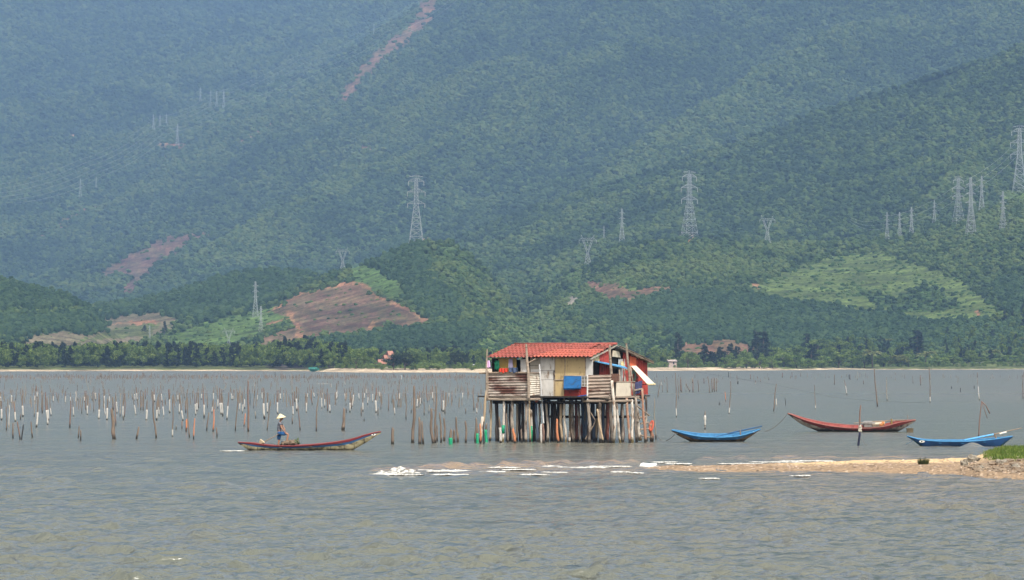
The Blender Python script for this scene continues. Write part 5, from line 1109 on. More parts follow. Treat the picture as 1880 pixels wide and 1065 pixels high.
zoomlist(300, 670, 5.875, '''62,262,68,518,10,w;155,250,158,388,7,w;178,310,170,530,10,w;180,360,212,605,14,w;195,235,190,320,5,g;210,235,232,360,8,b;258,265,240,515,14,b;255,360,282,783,15,b;200,610,200,690,12,b;250,600,248,720,20,o;335,582,325,808,16,o;140,660,135,700,8,g;338,310,350,545,11,w;360,300,362,500,14,w;378,300,382,465,10,b;410,260,410,375,9,w;425,250,445,575,15,w;472,275,477,460,7,b;490,520,468,712,14,b;543,485,540,720,18,o;575,680,577,780,14,b;540,245,540,385,10,w;530,390,524,520,8,w;583,290,588,470,9,w;605,250,615,535,14,w;628,265,635,555,14,w;640,340,640,500,12,b;690,190,640,290,5,g;703,300,688,597,13,w;728,250,738,378,6,w;755,270,748,380,9,w;810,290,780,710,14,b;832,235,835,400,6,g;822,340,824,490,10,w;858,300,852,525,9,w;875,240,875,475,9,w;910,185,918,718,22,b;930,270,938,430,7,d;990,190,972,465,8,b;1020,250,1012,385,7,w;1065,240,1065,365,9,w;1085,255,1085,585,20,w;1120,300,1125,520,12,w;1150,400,1120,705,11,b;880,530,872,665,7,o;990,510,997,580,5,g;1222,170,1222,300,5,g;1218,305,1225,450,9,b;1235,275,1235,530,13,w;1262,240,1262,375,12,w;1295,270,1297,360,8,w;1380,100,1385,320,5,g;1395,330,1398,540,12,w;1415,295,1418,400,16,b;1440,240,1436,500,14,w;1460,250,1458,400,9,b;1448,440,1477,705,13,b;1390,575,1390,635,14,b;1535,300,1545,515,11,w;1553,240,1553,360,8,w;1590,260,1605,430,12,b;1612,240,1628,355,9,w;1655,235,1660,335,6,b;1668,330,1645,715,16,b;1662,440,1652,530,12,W;1697,290,1710,470,10,w;1710,245,1718,350,7,w;1738,290,1740,460,8,w;1768,258,1770,497,10,b;1785,310,1800,515,11,w;1855,300,1857,420,12,b;1868,235,1868,375,10,w;1810,205,1815,245,6,W;1205,80,1205,130,8,d;980,205,985,240,6,W''')
zoomlist(600, 670, 6.267, '''5,275,5,530,12,b;25,345,38,550,12,w;97,320,100,455,12,b;112,240,118,385,12,w;200,265,215,410,9,w;210,150,210,235,6,w;272,310,262,550,13,w;283,380,283,505,12,b;305,245,298,480,9,w;222,450,222,468,12,d;362,240,375,400,7,w;410,310,418,540,14,w;395,490,397,590,12,b;205,515,190,755,34,B;225,510,225,555,12,d;430,255,432,390,10,w;452,220,458,340,8,w;475,265,472,460,8,w;430,625,430,648,14,d;500,210,530,250,5,W;528,255,527,430,5,w;568,270,565,550,20,w;590,500,590,582,10,b;595,245,612,380,10,w;625,305,625,510,8,b;713,340,713,528,9,b;768,280,748,435,10,b;775,400,783,575,9,w;838,165,820,485,12,b;832,260,834,410,14,w;912,255,908,628,12,b;1012,258,985,895,30,K;1045,310,1038,490,12,w;1070,300,1080,460,8,w;1098,310,1092,440,12,b;1112,225,1120,420,8,b;1120,430,1120,580,6,b;1140,220,1163,432,7,b;1178,470,1176,555,6,g;972,520,972,558,12,d;1062,620,1072,912,30,B;1092,660,1105,910,24,B;1205,515,1215,905,30,B;1245,250,1250,900,20,K;1268,700,1272,880,16,b;1215,245,1218,400,12,w;1268,290,1268,410,9,W;1305,560,1312,895,20,B;1355,620,1352,880,22,B;1315,290,1318,530,10,b;1335,300,1340,540,18,w;1367,315,1357,565,13,b;1410,250,1402,385,8,w;1440,300,1442,428,10,b;1503,190,1505,300,6,b;1485,245,1483,375,7,g;1562,250,1562,390,9,w;1425,765,1425,918,30,G;1465,765,1468,900,24,B;1492,612,1505,890,24,B;1595,660,1603,895,20,B;755,745,757,915,30,B;1597,505,1600,562,9,b;1690,240,1688,520,14,b;1740,310,1748,425,8,b;1725,440,1727,555,8,w;1718,625,1715,890,28,B;1735,740,1735,900,20,G;1768,690,1770,905,22,o;1805,660,1805,910,20,d;1835,690,1832,885,22,G;1775,225,1777,330,7,b;1865,430,1872,550,8,b''')
zoomlist(1190, 660, 5.371, '''88,165,90,270,5,g;115,240,97,372,10,b;143,255,143,325,6,b;180,175,193,325,8,b;128,200,130,260,5,w;272,135,278,570,8,u;295,190,300,385,8,b;320,175,315,315,9,b;322,200,330,325,9,b;370,180,373,320,4,g;375,240,410,320,8,b;415,195,413,310,6,g;442,200,442,325,10,b;492,205,500,320,9,b;592,170,605,330,9,b;625,190,632,322,10,b;640,175,643,300,6,b;655,185,653,320,12,b;675,185,675,318,9,b;758,320,766,415,4,o;815,220,795,538,10,u;1262,245,1237,510,12,b;1262,395,1265,450,12,W;1350,385,1358,450,6,d;1640,258,1650,490,8,u;55,392,80,790,7,g;703,428,703,450,12,d;885,220,885,245,12,d;1010,150,1010,195,6,b;1057,210,1057,245,7,w;1190,180,1190,205,7,b;1837,150,1837,250,6,b;562,515,560,690,16,S''')
zoomlist(1530, 660, 5.371, '''10,150,10,250,7,b;400,95,440,463,14,b;525,210,527,410,9,g;108,200,137,355,7,w;237,120,240,205,5,g;297,210,297,245,7,b;783,165,785,238,6,b;860,155,860,255,8,b;945,80,962,425,10,u;1253,285,1253,322,8,d;1388,262,1388,290,7,d;1165,270,1165,290,9,d;1418,175,1440,405,7,w;1872,125,1865,385,9,b;270,460,250,850,20,N;1465,415,1425,780,12,Y;705,150,705,190,5,b''')
# stumps in front of the house
for v in [(916.5, 767, 919.5, 813, 4.4, 'w'), (928, 761, 932.5, 812.5, 4.6, 'b'), (942.5, 790, 946, 814, 5, 'o'), (957, 790, 958.5, 812.5, 3.4, 'b'), (993.3, 781.5, 994, 812.5, 4.4, 'W'), (997.5, 781.5, 998, 814, 5, 'r'), (1023.5, 771.5, 1024.3, 813, 5.2, 'o'), (1045.5, 794, 1045.5, 812, 4, 'w'), (1049, 782.5, 1052, 812, 3.8, 'b')]:
    STK.append(v)
rq = random.Random(77)
# far belt: the nearest and tallest as things, the rest as one mass
far = []
for k in range(1500):
    band = rq.random()
    py = 690.5+abs(rq.gauss(0, 2.6)) if band < .72 else rq.uniform(686, 704)
    px = rq.uniform(-30, 960) if rq.random() < .92 else rq.uniform(960, 1890)
    if 885 < px < 1195: continue
    h = rq.uniform(3, 7.5)*(1 if px < 960 else 1.3)
    far.append((px+rq.uniform(-.6, .6), py+2-h, px, py+2, rq.uniform(.8, 1.7), rq.choice('bbbbdgwW' if px < 960 else 'bbdg')))
far.sort(key=lambda v: -(v[3]-v[1])*v[4]); nfar = max(0, 298-len(STK))
FAR_T = far[:nfar]; FAR_M = far[nfar:]
for k in range(330):
    py = rq.uniform(703, 752)**1; px = rq.uniform(-20, 885); h = rq.uniform(.28, .62)*(py-HOR)*.42
    FAR_M.append((px+rq.uniform(-1.2, 1.2), py-h, px, py, rq.uniform(1.0, 1.9)*(py-HOR)/60, 'b'))
def stick_mesh(mb, H, lean, r0, r1, n=6, wob=.03, jag=True, segs=6, base=-.5, seed=0):
    ra = random.Random(seed); pts = []; rd = []
    for k in range(segs+1):
        t_ = k/segs; z = base+(H-base)*t_; q = max(0, z)/max(H, .01)
        pts.append(Vector((lean*q+wob*H*mnoise.noise(Vector((seed*1.7, t_*2.5, 0))), wob*H*mnoise.noise(Vector((seed*2.3, t_*2.5, 5))), z)))
        rd.append((r0+(r1-r0)*t_)*(1+.25*mnoise.noise(Vector((seed, t_*6, 9)))))
    if jag: pts.append(pts[-1]+Vector((ra.uniform(-.6, .6)*r1, 0, r1*1.8))); rd.append(r1*.3)
    mb.tube(pts, rd, n); return pts, rd
def place(v, i, far_=False):
    xt, yt, xb, yb, w_, kd = v; base = Wt(xb, yb); s = base.y/F
    H = max(.12, (yb-yt)*s); lean = (xt-xb)*s; r = max(w_*s*(.62 if kd in 'BKG' else .52), .042)
    main = {'w': 'b', 'u': 'b', 'B': 'b', 'K': 'b', 'G': 'b', 'N': 'r', 'Y': 'r', 'S': 'b'}.get(kd, kd)
    if main == 'b' and i % 4 == 1 and kd in 'bw': main = 'r'
    mb = MB(); thick = kd in 'BKG' or w_ > 3.8
    pts, rd = stick_mesh(mb, H, lean, r*1.08, r*(.62 if H > 1.2 else .85), 8 if thick else 5, .05 if thick else .035, True, 10 if thick else 6, -.45, i)
    if kd == 'Y': mb.tube([pts[-2]+Vector((0, 0, 0)), pts[-2]+Vector((.28, 0, -.28)), pts[-2]+Vector((.5, 0, -.72))], .035, 5); mb.tube([pts[-2], pts[-2]+Vector((.35, 0, -1.0))], .02, 5)
    if kd == 'K':
        for q in (3, 6): mb.tube([pts[q], pts[q]+Vector((-.12, 0, .22))], [r*.5, r*.2], 5)
    simple = kd in 'bgdorWBK Y'.replace(' ', '')
    if simple:
        o = mb.build('stake', SM[main], smooth=True); root = o
    else:
        root = empty('stake', (0, 0, 0)); mb.build('post', SM[main], root, True)
        def at_z(z):
            for k in range(len(pts)-1):
                if pts[k].z <= z <= pts[k+1].z: return pts[k].lerp(pts[k+1], (z-pts[k].z)/(pts[k+1].z-pts[k].z))
            return pts[-1]
        if kd == 'w': z0, z1, m_ = rq.uniform(.02, .12)*H, rq.uniform(.42, .62)*H, SM['W']
        elif kd == 'u': z0, z1, m_ = .03*H, rq.uniform(.15, .22)*H, SM['W']
        elif kd == 'G': z0, z1, m_ = -.2, rq.uniform(.45, .75)*H, G_SL
        elif kd == 'N': z0, z1, m_ = -.2, .34*H, mat('navy_band', (.015, .02, .06), .6, (.01, .01, .02), 9)
        else: z0, z1, m_ = .1*H, .8*H, SM['W']
        sb = MB(); nn = 6
        sb.tube([at_z(z0+(z1-z0)*k/nn) for k in range(nn+1)], [r*(1.12 if kd != 'G' else 1.3)*rq.uniform(.93, 1.07)*(1 if kd != 'S' else (1.1, .6, 1.2, .8, 1.3, 1.5, .8)[k]) for k in range(nn+1)], 7)
        sb.build('sleeve', m_, root, True)
        if kd == 'N':
            sb = MB(); sb.blob(at_z(.40*H), (r*1.7, r*1.6, .14), 2, .5, 3); sb.blob(at_z(.48*H), (r*1.6, r*1.6, .09), 2, .5, 4); sb.build('rope_binding', mat('pale_rope', (.5, .46, .38), .9), root)
    root.location = (base.x, base.y, 0); return root, base, H, r
ALL = [(v, False) for v in STK]+[(v, True) for v in FAR_T]
objs = []
for i, (v, fa) in enumerate(ALL):
    o, base, H, r = place(v, i); objs.append((o, v, fa))
ROWS = [(800, 900, 'front'), (785, 800, 'second'), (768, 785, 'third'), (756, 768, 'fourth'), (742, 756, 'fifth'), (730, 742, 'sixth'), (716, 730, 'seventh'), (706, 716, 'eighth'), (600, 706, 'ninth')]
def look(v):
    xt, yt, xb, yb, w_, kd = v; s = DEP(yb)/F; H = (yb-yt)*s
    size = 'tall' if H > 1.9 else ('short' if H < .8 else 'medium-height')
    thick = 'thick ' if w_*s > .14 else ('thin ' if w_*s < .05 else '')
    c = {'b': 'bare brown', 'B': 'split weathered', 'K': 'crooked brown', 'g': 'grey', 'd': 'black', 'o': 'orange', 'r': 'rusty', 'W': 'white', 'w': 'white-sleeved', 'u': 'white-footed', 'G': 'green-sleeved', 'N': 'navy-footed', 'Y': 'forked reddish', 'S': 'shell-crusted'}[kd]
    return size, thick+c
used = {}
byrow = {}
for o, v, fa in objs:
    if fa: continue
    side = 'of the house' ; row = next(n for a, b_, n in ROWS if a <= v[3] < b_); z = 'before' if v[2] < 1040 else 'beyond'
    size, c = look(v); byrow.setdefault((row, z, size, c), []).append((v[2], o))
for (row, z, size, c), L_ in byrow.items():
    L_.sort(key=lambda t_: t_[0])
    for k, (x, o) in enumerate(L_):
        kd = c.split()[-1]
        where = 'left of the house' if z == 'before' else 'right of the house'
        nth = '' if len(L_) == 1 else f', {ordn(k+1)} from left'
        tag(o, f'{size} {c} stake, {row} row {where}{nth}' if row != 'front' else f'{size} {c} stake, nearest row {where}{nth}', 'stake', 'stakes standing in the lagoon')
for o, v, fa in objs:
    if fa: tag(o, 'tiny stake in the far belt of stakes near the distant shore', 'stake', 'stakes of the far belt')
mb = MB()
for i, v in enumerate(FAR_M):
    xt, yt, xb, yb, w_, kd = v; base = Wt(xb, yb); s = base.y/F; H = (yb-yt)*s; r = max(w_*s*.4, .05)
    sub = MB(); stick_mesh(sub, H, (xt-xb)*s, r, r*.6, 4, .03, False, 2, -.2, i); mb.add([Vector(p)+base for p in sub.v], sub.f)
mb.build('far_stakes', mat('far_stake_wood', (.24, .19, .15), .9, (.12, .10, .08), .05), kind='stuff', label='distant belt of many tiny stakes below the far shore', cat='stakes')
# ================================================================== PYLONS
STEEL = mat('galvanised_steel', (.40, .42, .43), .6, (.32, .34, .35), .3, metal=0.0)
def lattice(mb, p0, w0, p1, w1, nb, r, faces=True):
    p0 = Vector(p0); p1 = Vector(p1); C_ = [(-1, -1), (1, -1), (1, 1), (-1, 1)]
    def cr(t_): w_ = w0+(w1-w0)*t_; c = p0.lerp(p1, t_); return [c+Vector((a*w_/2, b_*w_/2, 0)) for a, b_ in C_]
    ts = [1-(1-k/nb)**1.25 if w1 < w0 else k/nb for k in range(nb+1)]; ts[-1] = 1
    for k in range(nb):
        A = cr(ts[k]); B2 = cr(ts[k+1])
        for i in range(4):
            j = (i+1) % 4; mb.bar(A[i], B2[i], r); mb.bar(A[i], B2[j], r*.7); mb.bar(A[j], B2[i], r*.7); mb.bar(B2[i], B2[j], r*.7)
def arm(mb, z, L, w_, h, r, droop=.0):
    for sd_ in (-1, 1):
        tip = Vector((sd_*L, 0, z+h*droop))
        for yy in (-w_/2, w_/2):
            mb.bar((sd_*w_/2, yy, z), tip, r); mb.bar((sd_*w_/2, yy, z+h), tip, r)
            for k in (1, 2, 3): t_ = k/4; a = Vector((sd_*w_/2, yy, z)).lerp(tip, t_); b_ = Vector((sd_*w_/2, yy, z+h)).lerp(tip, t_); mb.bar(a, b_, r*.6)
def pyl_proto(kind):
    root = empty('pylon', (0, 0, 0)); r = .10
    if kind == 'tall':       # unit height 45, three arm pairs
        mb = MB(); lattice(mb, (0, 0, 0), 9, (0, 0, 26), 2.6, 7, r); lattice(mb, (0, 0, 26), 2.6, (0, 0, 42.5), 1.8, 8, r); mb.bar((0, 0, 42.5), (0, 0, 45), r); mb.build('mast', STEEL, root)
        for z, L in ((26, 5.6), (33.5, 5.8), (40.5, 5.0)):
            mb = MB(); arm(mb, z, L, 2.2, 2.2, r*.9); mb.build('cross_arm', STEEL, root)
        mb = MB(); arm(mb, 43.5, 4.6, .8, .9, r*.8); mb.build('earth_arm', STEEL, root)
        for z, L in ((26, 5.6), (33.5, 5.8), (40.5, 5.0)):
            for sd_ in (-1, 1): mb = MB(); mb.tube([(sd_*L, 0, z), (sd_*L, 0, z-2.8)], .17, 5); mb.build('insulator', mat('insulator', (.5, .5, .5), .4), root)
    elif kind == 'slim':     # unit 40, narrow mast, short arms
        mb = MB(); lattice(mb, (0, 0, 0), 6.5, (0, 0, 22), 2.0, 7, r); lattice(mb, (0, 0, 22), 2.0, (0, 0, 40), 1.2, 9, r); mb.build('mast', STEEL, root)
        for z, L in ((23, 3.8), (29, 3.6), (35, 3.4)):
            mb = MB(); arm(mb, z, L, 1.6, 1.5, r*.8); mb.build('cross_arm', STEEL, root)
    else:                    # portal head: waist, forked window, long flat beam
        mb = MB(); lattice(mb, (0, 0, 0), 7.5, (0, 0, 16), 2.0, 6, r); mb.build('mast', STEEL, root)
        mb = MB()
        for sd_ in (-1, 1):
            for yy in (-.8, .8):
                mb.bar((sd_*.9, yy, 16), (sd_*5.2, yy, 28), r); mb.bar((sd_*.2, yy, 18.5), (sd_*3.6, yy, 28), r)
                for k in range(5):
                    t_ = k/5; t2 = (k+1)/5; a = Vector((sd_*.9, yy, 16)).lerp(Vector((sd_*5.2, yy, 28)), t_); b_ = Vector((sd_*.2, yy, 18.5)).lerp(Vector((sd_*3.6, yy, 28)), t2); mb.bar(a, b_, r*.7)
        mb.build('fork', STEEL, root)
        mb = MB()
        for zz_ in (28, 30):
            for yy in (-.8, .8): mb.bar((-9 if zz_ == 28 else -6, yy, zz_), (9 if zz_ == 28 else 6, yy, zz_), r)
        for sd_ in (-1, 1):
            for yy in (-.8, .8): mb.bar((sd_*6, yy, 30), (sd_*9, yy, 28), r)
        for k in range(12): mb.bar((-6+k, -.8, 28 if k % 2 else 30), (-5+k, -.8, 30 if k % 2 else 28), r*.7)
        for sd_ in (-1, 1): mb.bar((sd_*4.5, 0, 30), (sd_*6.6, 0, 33.5), r); mb.bar((sd_*6, 0, 30), (sd_*6.6, 0, 33.5), r)
        mb.build('beam', STEEL, root)
        for x_ in (-8.5, 0, 8.5): mb = MB(); mb.tube([(x_, 0, 28), (x_, 0, 25)], .18, 5); mb.build('insulator', mat('insulator', (.5, .5, .5), .4), root)
    return root
PROT = {}
PYL = [('tall', 764, 319, 445, 'tall three-armed pylon on the spur above the dark wood, left of centre'), ('portal', 629, 452, 499, 'forked pylon on the hilltop above the round brown clearing'),
       ('tall', 1266, 311, 438, 'tall three-armed pylon standing alone on the green crest right of centre'), ('portal', 1079, 429, 490, 'forked pylon on the bare hill shoulder above the shack roof'),
       ('slim', 1142, 382, 447, 'slim pylon between the forked one and the tall crest pylon'), ('slim', 1109, 413, 443, 'small faint pylon just behind the forked hill pylon'),
       ('portal', 1409, 394, 448, 'pale forked pylon on the right hill above the grassland'), ('slim', 1629, 388, 441, 'first pylon from the left in the trio above the grassland'), ('slim', 1652, 388, 439, 'middle pylon of the trio above the grassland'), ('slim', 1674, 379, 434, 'last pylon of the trio above the grassland'),
       ('slim', 1716, 367, 412, 'small lone pylon between the trio and the crowded ridge group'), ('tall', 1760, 321, 412, 'left pylon of the crowded group on the right ridge'), ('slim', 1783, 325, 433, 'tallest slim pylon in front of the crowded ridge group'),
       ('slim', 1803, 322, 389, 'thin rear pylon of the crowded ridge group'), ('slim', 1842, 350, 422, 'pylon right of the crowded ridge group, below the big one'), ('tall', 1873, 227, 356, 'big wide-armed pylon at the right edge of the photo'),
       ('slim', 469, 515, 582, 'upper pylon of the pair above the lower left meadow'), ('slim', 479, 560, 613, 'lower pylon of the pair beside the brown clearing'), ('portal', 420, 600, 641, 'green forked pylon low on the left hill'),
       ('slim', 275, 596, 627, 'short pylon beside the sandy left clearing'), ('slim', 325, 227, 268, 'faint pylon on the orange dirt pad high on the mountain'),
       ('slim', 281, 210, 240, 'first of the three faint pylons on the high left spur'), ('slim', 293, 210, 237, 'second of the three faint pylons on the high left spur'), ('slim', 305, 208, 234, 'third of the three faint pylons on the high left spur'),
       ('slim', 367, 160, 194, 'leftmost faint pylon of the high group of four'), ('slim', 386, 166, 199, 'second faint pylon of the high group of four'), ('slim', 397, 167, 198, 'third faint pylon of the high group of four'), ('slim', 410, 166, 198, 'rightmost faint pylon of the high group of four'),
       ('slim', 147, 328, 366, 'faint left pylon of the pair on the lower mountain slope'), ('slim', 176, 324, 346, 'faint right pylon of the pair on the lower mountain slope'), ('slim', 686, 44, 66, 'faintest pylon near the bare strip at the top')]
UH = {'tall': 45, 'slim': 40, 'portal': 33.5}; TOPS = {}
for kind, px, yt, yb, lab in PYL:
    if kind not in PROT: PROT[kind] = pyl_proto(kind); o = PROT[kind]
    else: o = copy_tree(PROT[kind])
    g_ = ground(px, yb+1); s = g_.y/F; k = (yb+1-yt)*s/UH[kind]; o.location = g_-Vector((0, 0, .5)); o.scale = (k, k, k); o.rotation_euler = (0, 0, math.radians(rq.uniform(-25, 25)))
    tag(o, lab, 'pylon', 'power pylons on the hills'); TOPS[(px, yb)] = g_+Vector((0, 0, (yb-yt)*s))
WIRE = mat('power_wire', (.42, .45, .48), .5)
def topz(px, yt): 
    for (a, b_), t_ in TOPS.items():
        if a == px: return t_
lines = [([(-40, 352), (147, 300), (281, 214)], 'lowest left span'), ]
def sky_pt(px, py, off): g_ = ground(px, min(py+off, 670)); return g_+Vector((0, 0, off*g_.y/F))
WL = []
for k in range(6):
    dx = k*9; dy_ = k*5.5
    WL.append([(-60+dx*2, 345+dy_, 18), (147+dx, 318-25+dy_, 20), (285+dx*.6, 215+dy_, 16), (390+dx*.8, 172+dy_*.8, 14), (540+dx, 104+dy_, 16), (686+dx*.8, 42+dy_, 16), (800+dx, -22+dy_*.6, 14)])
for k, w_ in enumerate(WL):
    pts_ = [sky_pt(px, py, of) for px, py, of in w_]
    cable('power_line', pts_, .12, WIRE, f'{ordn(k+1)} pale wire from above in the bundle climbing the mountain crest', 'wire', 'power lines', sag=9, n=10)
for k in range(3):
    a = topz(1629, 0); b_ = topz(1760, 0); c = topz(1873, 0)
    pts_ = [sky_pt(1560, 398+k*4, 12), a-Vector((0, 0, 3+4*k)), b_-Vector((0, 0, 6+5*k)), c-Vector((0, 0, 12+6*k))]
    cable('power_line', pts_, .06, WIRE, f'{ordn(k+1)} wire between the trio and the pylons of the right ridge', 'wire', 'power lines', sag=4, n=8)
# ================================================================== TREES ON THE FAR SHORE
LM = {'k': leafmat('dense_dark_leaves', (.012, .024, .010), (.028, .045, .018), (.05, .065, .025), attr=True), 'b': leafmat('broad_leaves', (.05, .09, .018), (.135, .20, .04), (.27, .33, .08), attr=True), 'l': leafmat('light_leaves', (.07, .125, .028), (.17, .25, .055), (.30, .37, .11), attr=True),
      'c': leafmat('casuarina_needles', (.012, .022, .012), (.026, .04, .02), (.05, .06, .03), attr=True), 'p': leafmat('palm_leaves', (0.051, 0.085, 0.025), (0.136, 0.170, 0.051), (0.340, 0.323, 0.136), attr=True),
      'n': leafmat('brown_leaves', (.06, .08, .02), (.15, .17, .045), (.26, .26, .09), attr=True)}
BARK = mat('bark', (.16, .12, .09), .9, (.09, .07, .05), 2)
def leaf_quads(rg, centers, radii, nper, size, flat=1.0):
    V_ = []; T_ = []
    for c, r in zip(centers, radii):
        d = rg.normal(size=(nper, 3)); d /= np.linalg.norm(d, axis=1)[:, None]; q = np.array(c)+d*np.array(r)*(rg.random((nper, 1))**.4)
        lobe = rg.uniform(-.18, .18)
        for p, dd in zip(q, d):
            nrm = dd+rg.normal(size=3)*.55+np.array((0, 0, .35)); nrm /= np.linalg.norm(nrm); a = np.cross(nrm, rg.normal(size=3)); a /= np.linalg.norm(a)+1e-9; b_ = np.cross(nrm, a); s = size*rg.uniform(.6, 1.3)
            V_ += [p-a*s*.6, p+b_*s*.45, p+a*s*.6, p-b_*s*.45]; t_ = .4+lobe+rg.uniform(-.25, .35); T_ += [t_]*4
    V_ = np.array(V_); return V_, np.arange(len(V_)).reshape(-1, 4), np.clip(np.array(T_), 0, 1)
def tree_proto(kind, seed):
    rg = np.random.default_rng(seed); root = empty('tree' if kind != 'p' else 'palm_tree', (0, 0, 0)); rd = random.Random(seed)
    name = {'b': 'broadleaf_tree', 'l': 'mangrove_bush', 'c': 'casuarina_tree', 'p': 'palm_tree', 'n': 'broadleaf_tree', 'k': 'broadleaf_tree'}[kind]; root.name = name
    tr = MB()
    if kind in 'bnlk':
        low_ = .12 if kind == 'l' else .3; tr.tube([(0, 0, -.05), (.02, 0, .25), (-.02, .01, .55)], [.03, .022, .012], 6); C_ = []; R_ = []
        for k in range(15):
            a = rd.uniform(0, 6.28); r = rd.uniform(.1, .36); z = rd.uniform(low_, .82); f_ = 1-abs(z-.5)*.8
            C_.append((math.cos(a)*r*f_*1.1, math.sin(a)*r*f_*1.1, z)); s = rd.uniform(.13, .2); R_.append((s, s, s*.75)); tr.tube([(0, 0, .2+.2*rd.random()), C_[-1]], [.012, .004], 4)
        V_, F_, T_ = leaf_quads(rg, C_, R_, 110, .052)
    elif kind == 'c':
        tr.tube([(0, 0, -.05), (.01, 0, .5), (0, 0, .97)], [.022, .015, .004], 6); C_ = []; R_ = []
        for k in range(26):
            z = .16+.8*(k/25); a = rd.uniform(0, 6.28); w_ = .17*(1-z)**.6+.015; r = w_*rd.uniform(.3, 1.15); C_.append((math.cos(a)*r, math.sin(a)*r, z)); R_.append((w_*.5+.015, w_*.5+.015, .055)); tr.tube([(0, 0, z-.05), C_[-1]], [.006, .002], 4)
        V_, F_, T_ = leaf_quads(rg, C_, R_, 44, .042)
    else:
        tr.tube([(0, 0, -.05), (.03, 0, .3), (.02, 0, .72)], [.022, .016, .013], 6); V_ = []; T_ = []; F_ = []
        for k in range(22):
            a = rd.uniform(0, 6.28); el = rd.uniform(-.2, 1.2); L_ = rd.uniform(.24, .36); pr_ = []
            for j in range(9):
                t_ = j/8; x_ = L_*t_*math.cos(el*(1-t_*.5)); z_ = .72+L_*(t_*math.sin(el)-t_*t_*.62); pr_.append(np.array((math.cos(a)*x_+.02, math.sin(a)*x_, z_)))
            sdv = np.array((-math.sin(a), math.cos(a), 0))
            for j in range(8):
                wv = .06*math.sin(math.pi*(j+.6)/8.6)
                for sg in (-1, 1):
                    p0, p1 = pr_[j], pr_[j+1]; o_ = len(V_); V_ += [p0, p1, p1+sdv*sg*wv+np.array((0, 0, -wv*.7)), p0+(p1-p0)*.45+sdv*sg*wv+np.array((0, 0, -wv*.7))]; F_.append((o_, o_+1, o_+2, o_+3)); T_ += [rd.uniform(.2, .9)]*4
        V_ = np.array(V_); F_ = np.array(F_); T_ = np.array(T_)
    tr.build('trunk', BARK, root, True)
    cr = np_mesh('crown', V_, F_, LM[kind], False, {'tint': ('FLOAT', T_)}); cr.parent = root
    return root
TP = {}
TREES = [  # px, top, base, kind, width px
 (1203, 634, 674, 'b', 30), (1226, 636, 675, 'b', 24), (1245, 613, 672, 'c', 22), (1263, 643, 677, 'b', 28), (1292, 634, 674, 'c', 24), (1278, 650, 677, 'l', 22), (1308, 646, 676, 'c', 26), (1322, 638, 674, 'c', 22), (1341, 632, 673, 'c', 22), (1354, 637, 672, 'c', 20), (1366, 640, 672, 'b', 26),
 (1331, 654, 678, 'l', 30), (1350, 656, 678, 'l', 26), (1371, 653, 679, 'l', 34), (1394, 654, 679, 'l', 36), (1389, 610, 668, 'c', 26), (1402, 611, 668, 'c', 34), (1418, 652, 679, 'l', 34), (1424, 634, 668, 'b', 40), (1440, 642, 677, 'l', 42), (1463, 650, 679, 'l', 38), (1460, 632, 668, 'b', 46), (1481, 613, 662, 'c', 17), (1490, 634, 676, 'c', 28), (1502, 620, 664, 'b', 42), (1521, 632, 674, 'b', 38), (1485, 656, 679, 'l', 26), (1508, 650, 678, 'l', 34),
 (1541, 620, 668, 'b', 46), (1540, 648, 678, 'b', 38), (1565, 640, 676, 'b', 40), (1574, 617, 664, 'b', 42), (1566, 656, 678, 'l', 34), (1602, 636, 678, 'p', 34), (1600, 620, 664, 'b', 34), (1587, 650, 678, 'b', 30), (1632, 620, 664, 'n', 42), (1622, 646, 677, 'b', 40), (1648, 648, 677, 'n', 38), (1660, 626, 668, 'b', 32), (1684, 608, 668, 'c', 30), (1668, 648, 676, 'l', 34), (1701, 640, 676, 'p', 36), (1722, 652, 675, 'l', 34),
 (1718, 634, 662, 'n', 22), (1736, 628, 664, 'b', 34), (1752, 622, 660, 'n', 26), (1750, 650, 674, 'b', 34), (1776, 624, 664, 'b', 36), (1772, 640, 672, 'b', 32), (1800, 626, 668, 'n', 38), (1820, 638, 673, 'p', 30), (1797, 652, 674, 'b', 34), (1834, 628, 668, 'b', 36), (1800, 612, 652, 'c', 14), (1850, 612, 652, 'c', 14), (1856, 622, 668, 'n', 42), (1842, 650, 675, 'l', 36), (1878, 618, 670, 'n', 44), (1867, 652, 675, 'l', 40), (1900, 630, 674, 'b', 44), (1930, 624, 672, 'b', 48),
 (654, 646, 677, 'b', 24), (668, 642, 674, 'b', 20), (722, 646, 682, 'k', 34), (744, 644, 683, 'k', 36), (690, 660, 677, 'l', 18), (836, 643, 675, 'k', 24), (850, 645, 675, 'k', 22), (866, 664, 678, 'l', 18), (788, 664, 679, 'l', 18), (760, 668, 680, 'l', 18), (700, 664, 680, 'l', 14), (805, 668, 680, 'l', 16), (905, 655, 677, 'b', 22),
 (302, 590, 614, 'c', 9), (266, 597, 610, 'c', 10), (612, 650, 674, 'b', 26), (590, 652, 673, 'b', 22), (560, 640, 664, 'b', 24)]
KN = {'k': 'dense blackish round tree', 'b': 'round dark green tree', 'n': 'brownish broad tree', 'l': 'low light green bush', 'c': 'dark feathery casuarina', 'p': 'shaggy coconut palm'}
MARK = [(265, 'beside the sandy clearing at the far left'), (600, 'on the shore below the brown clearing'), (690, 'beside the small orange-roofed temple'), (745, 'on the sandy shore right of the temple'), (850, 'on the shore left of the shack roof'), (905, 'behind the left end of the shack'), (1230, 'beside the pink shore house'), (1330, 'in front of the brown mound'), (1400, 'at the right end of the brown mound'),
        (1480, 'on the wooded shore beyond the red boat'), (1560, 'on the wooded shore beyond the long leaning stake'), (1640, 'on the shore left of the white roofs'), (1720, 'around the white-roofed houses'), (1800, 'on the shore right of the white roofs'), (1880, 'on the shore above the grassy spit')]
grp = {}
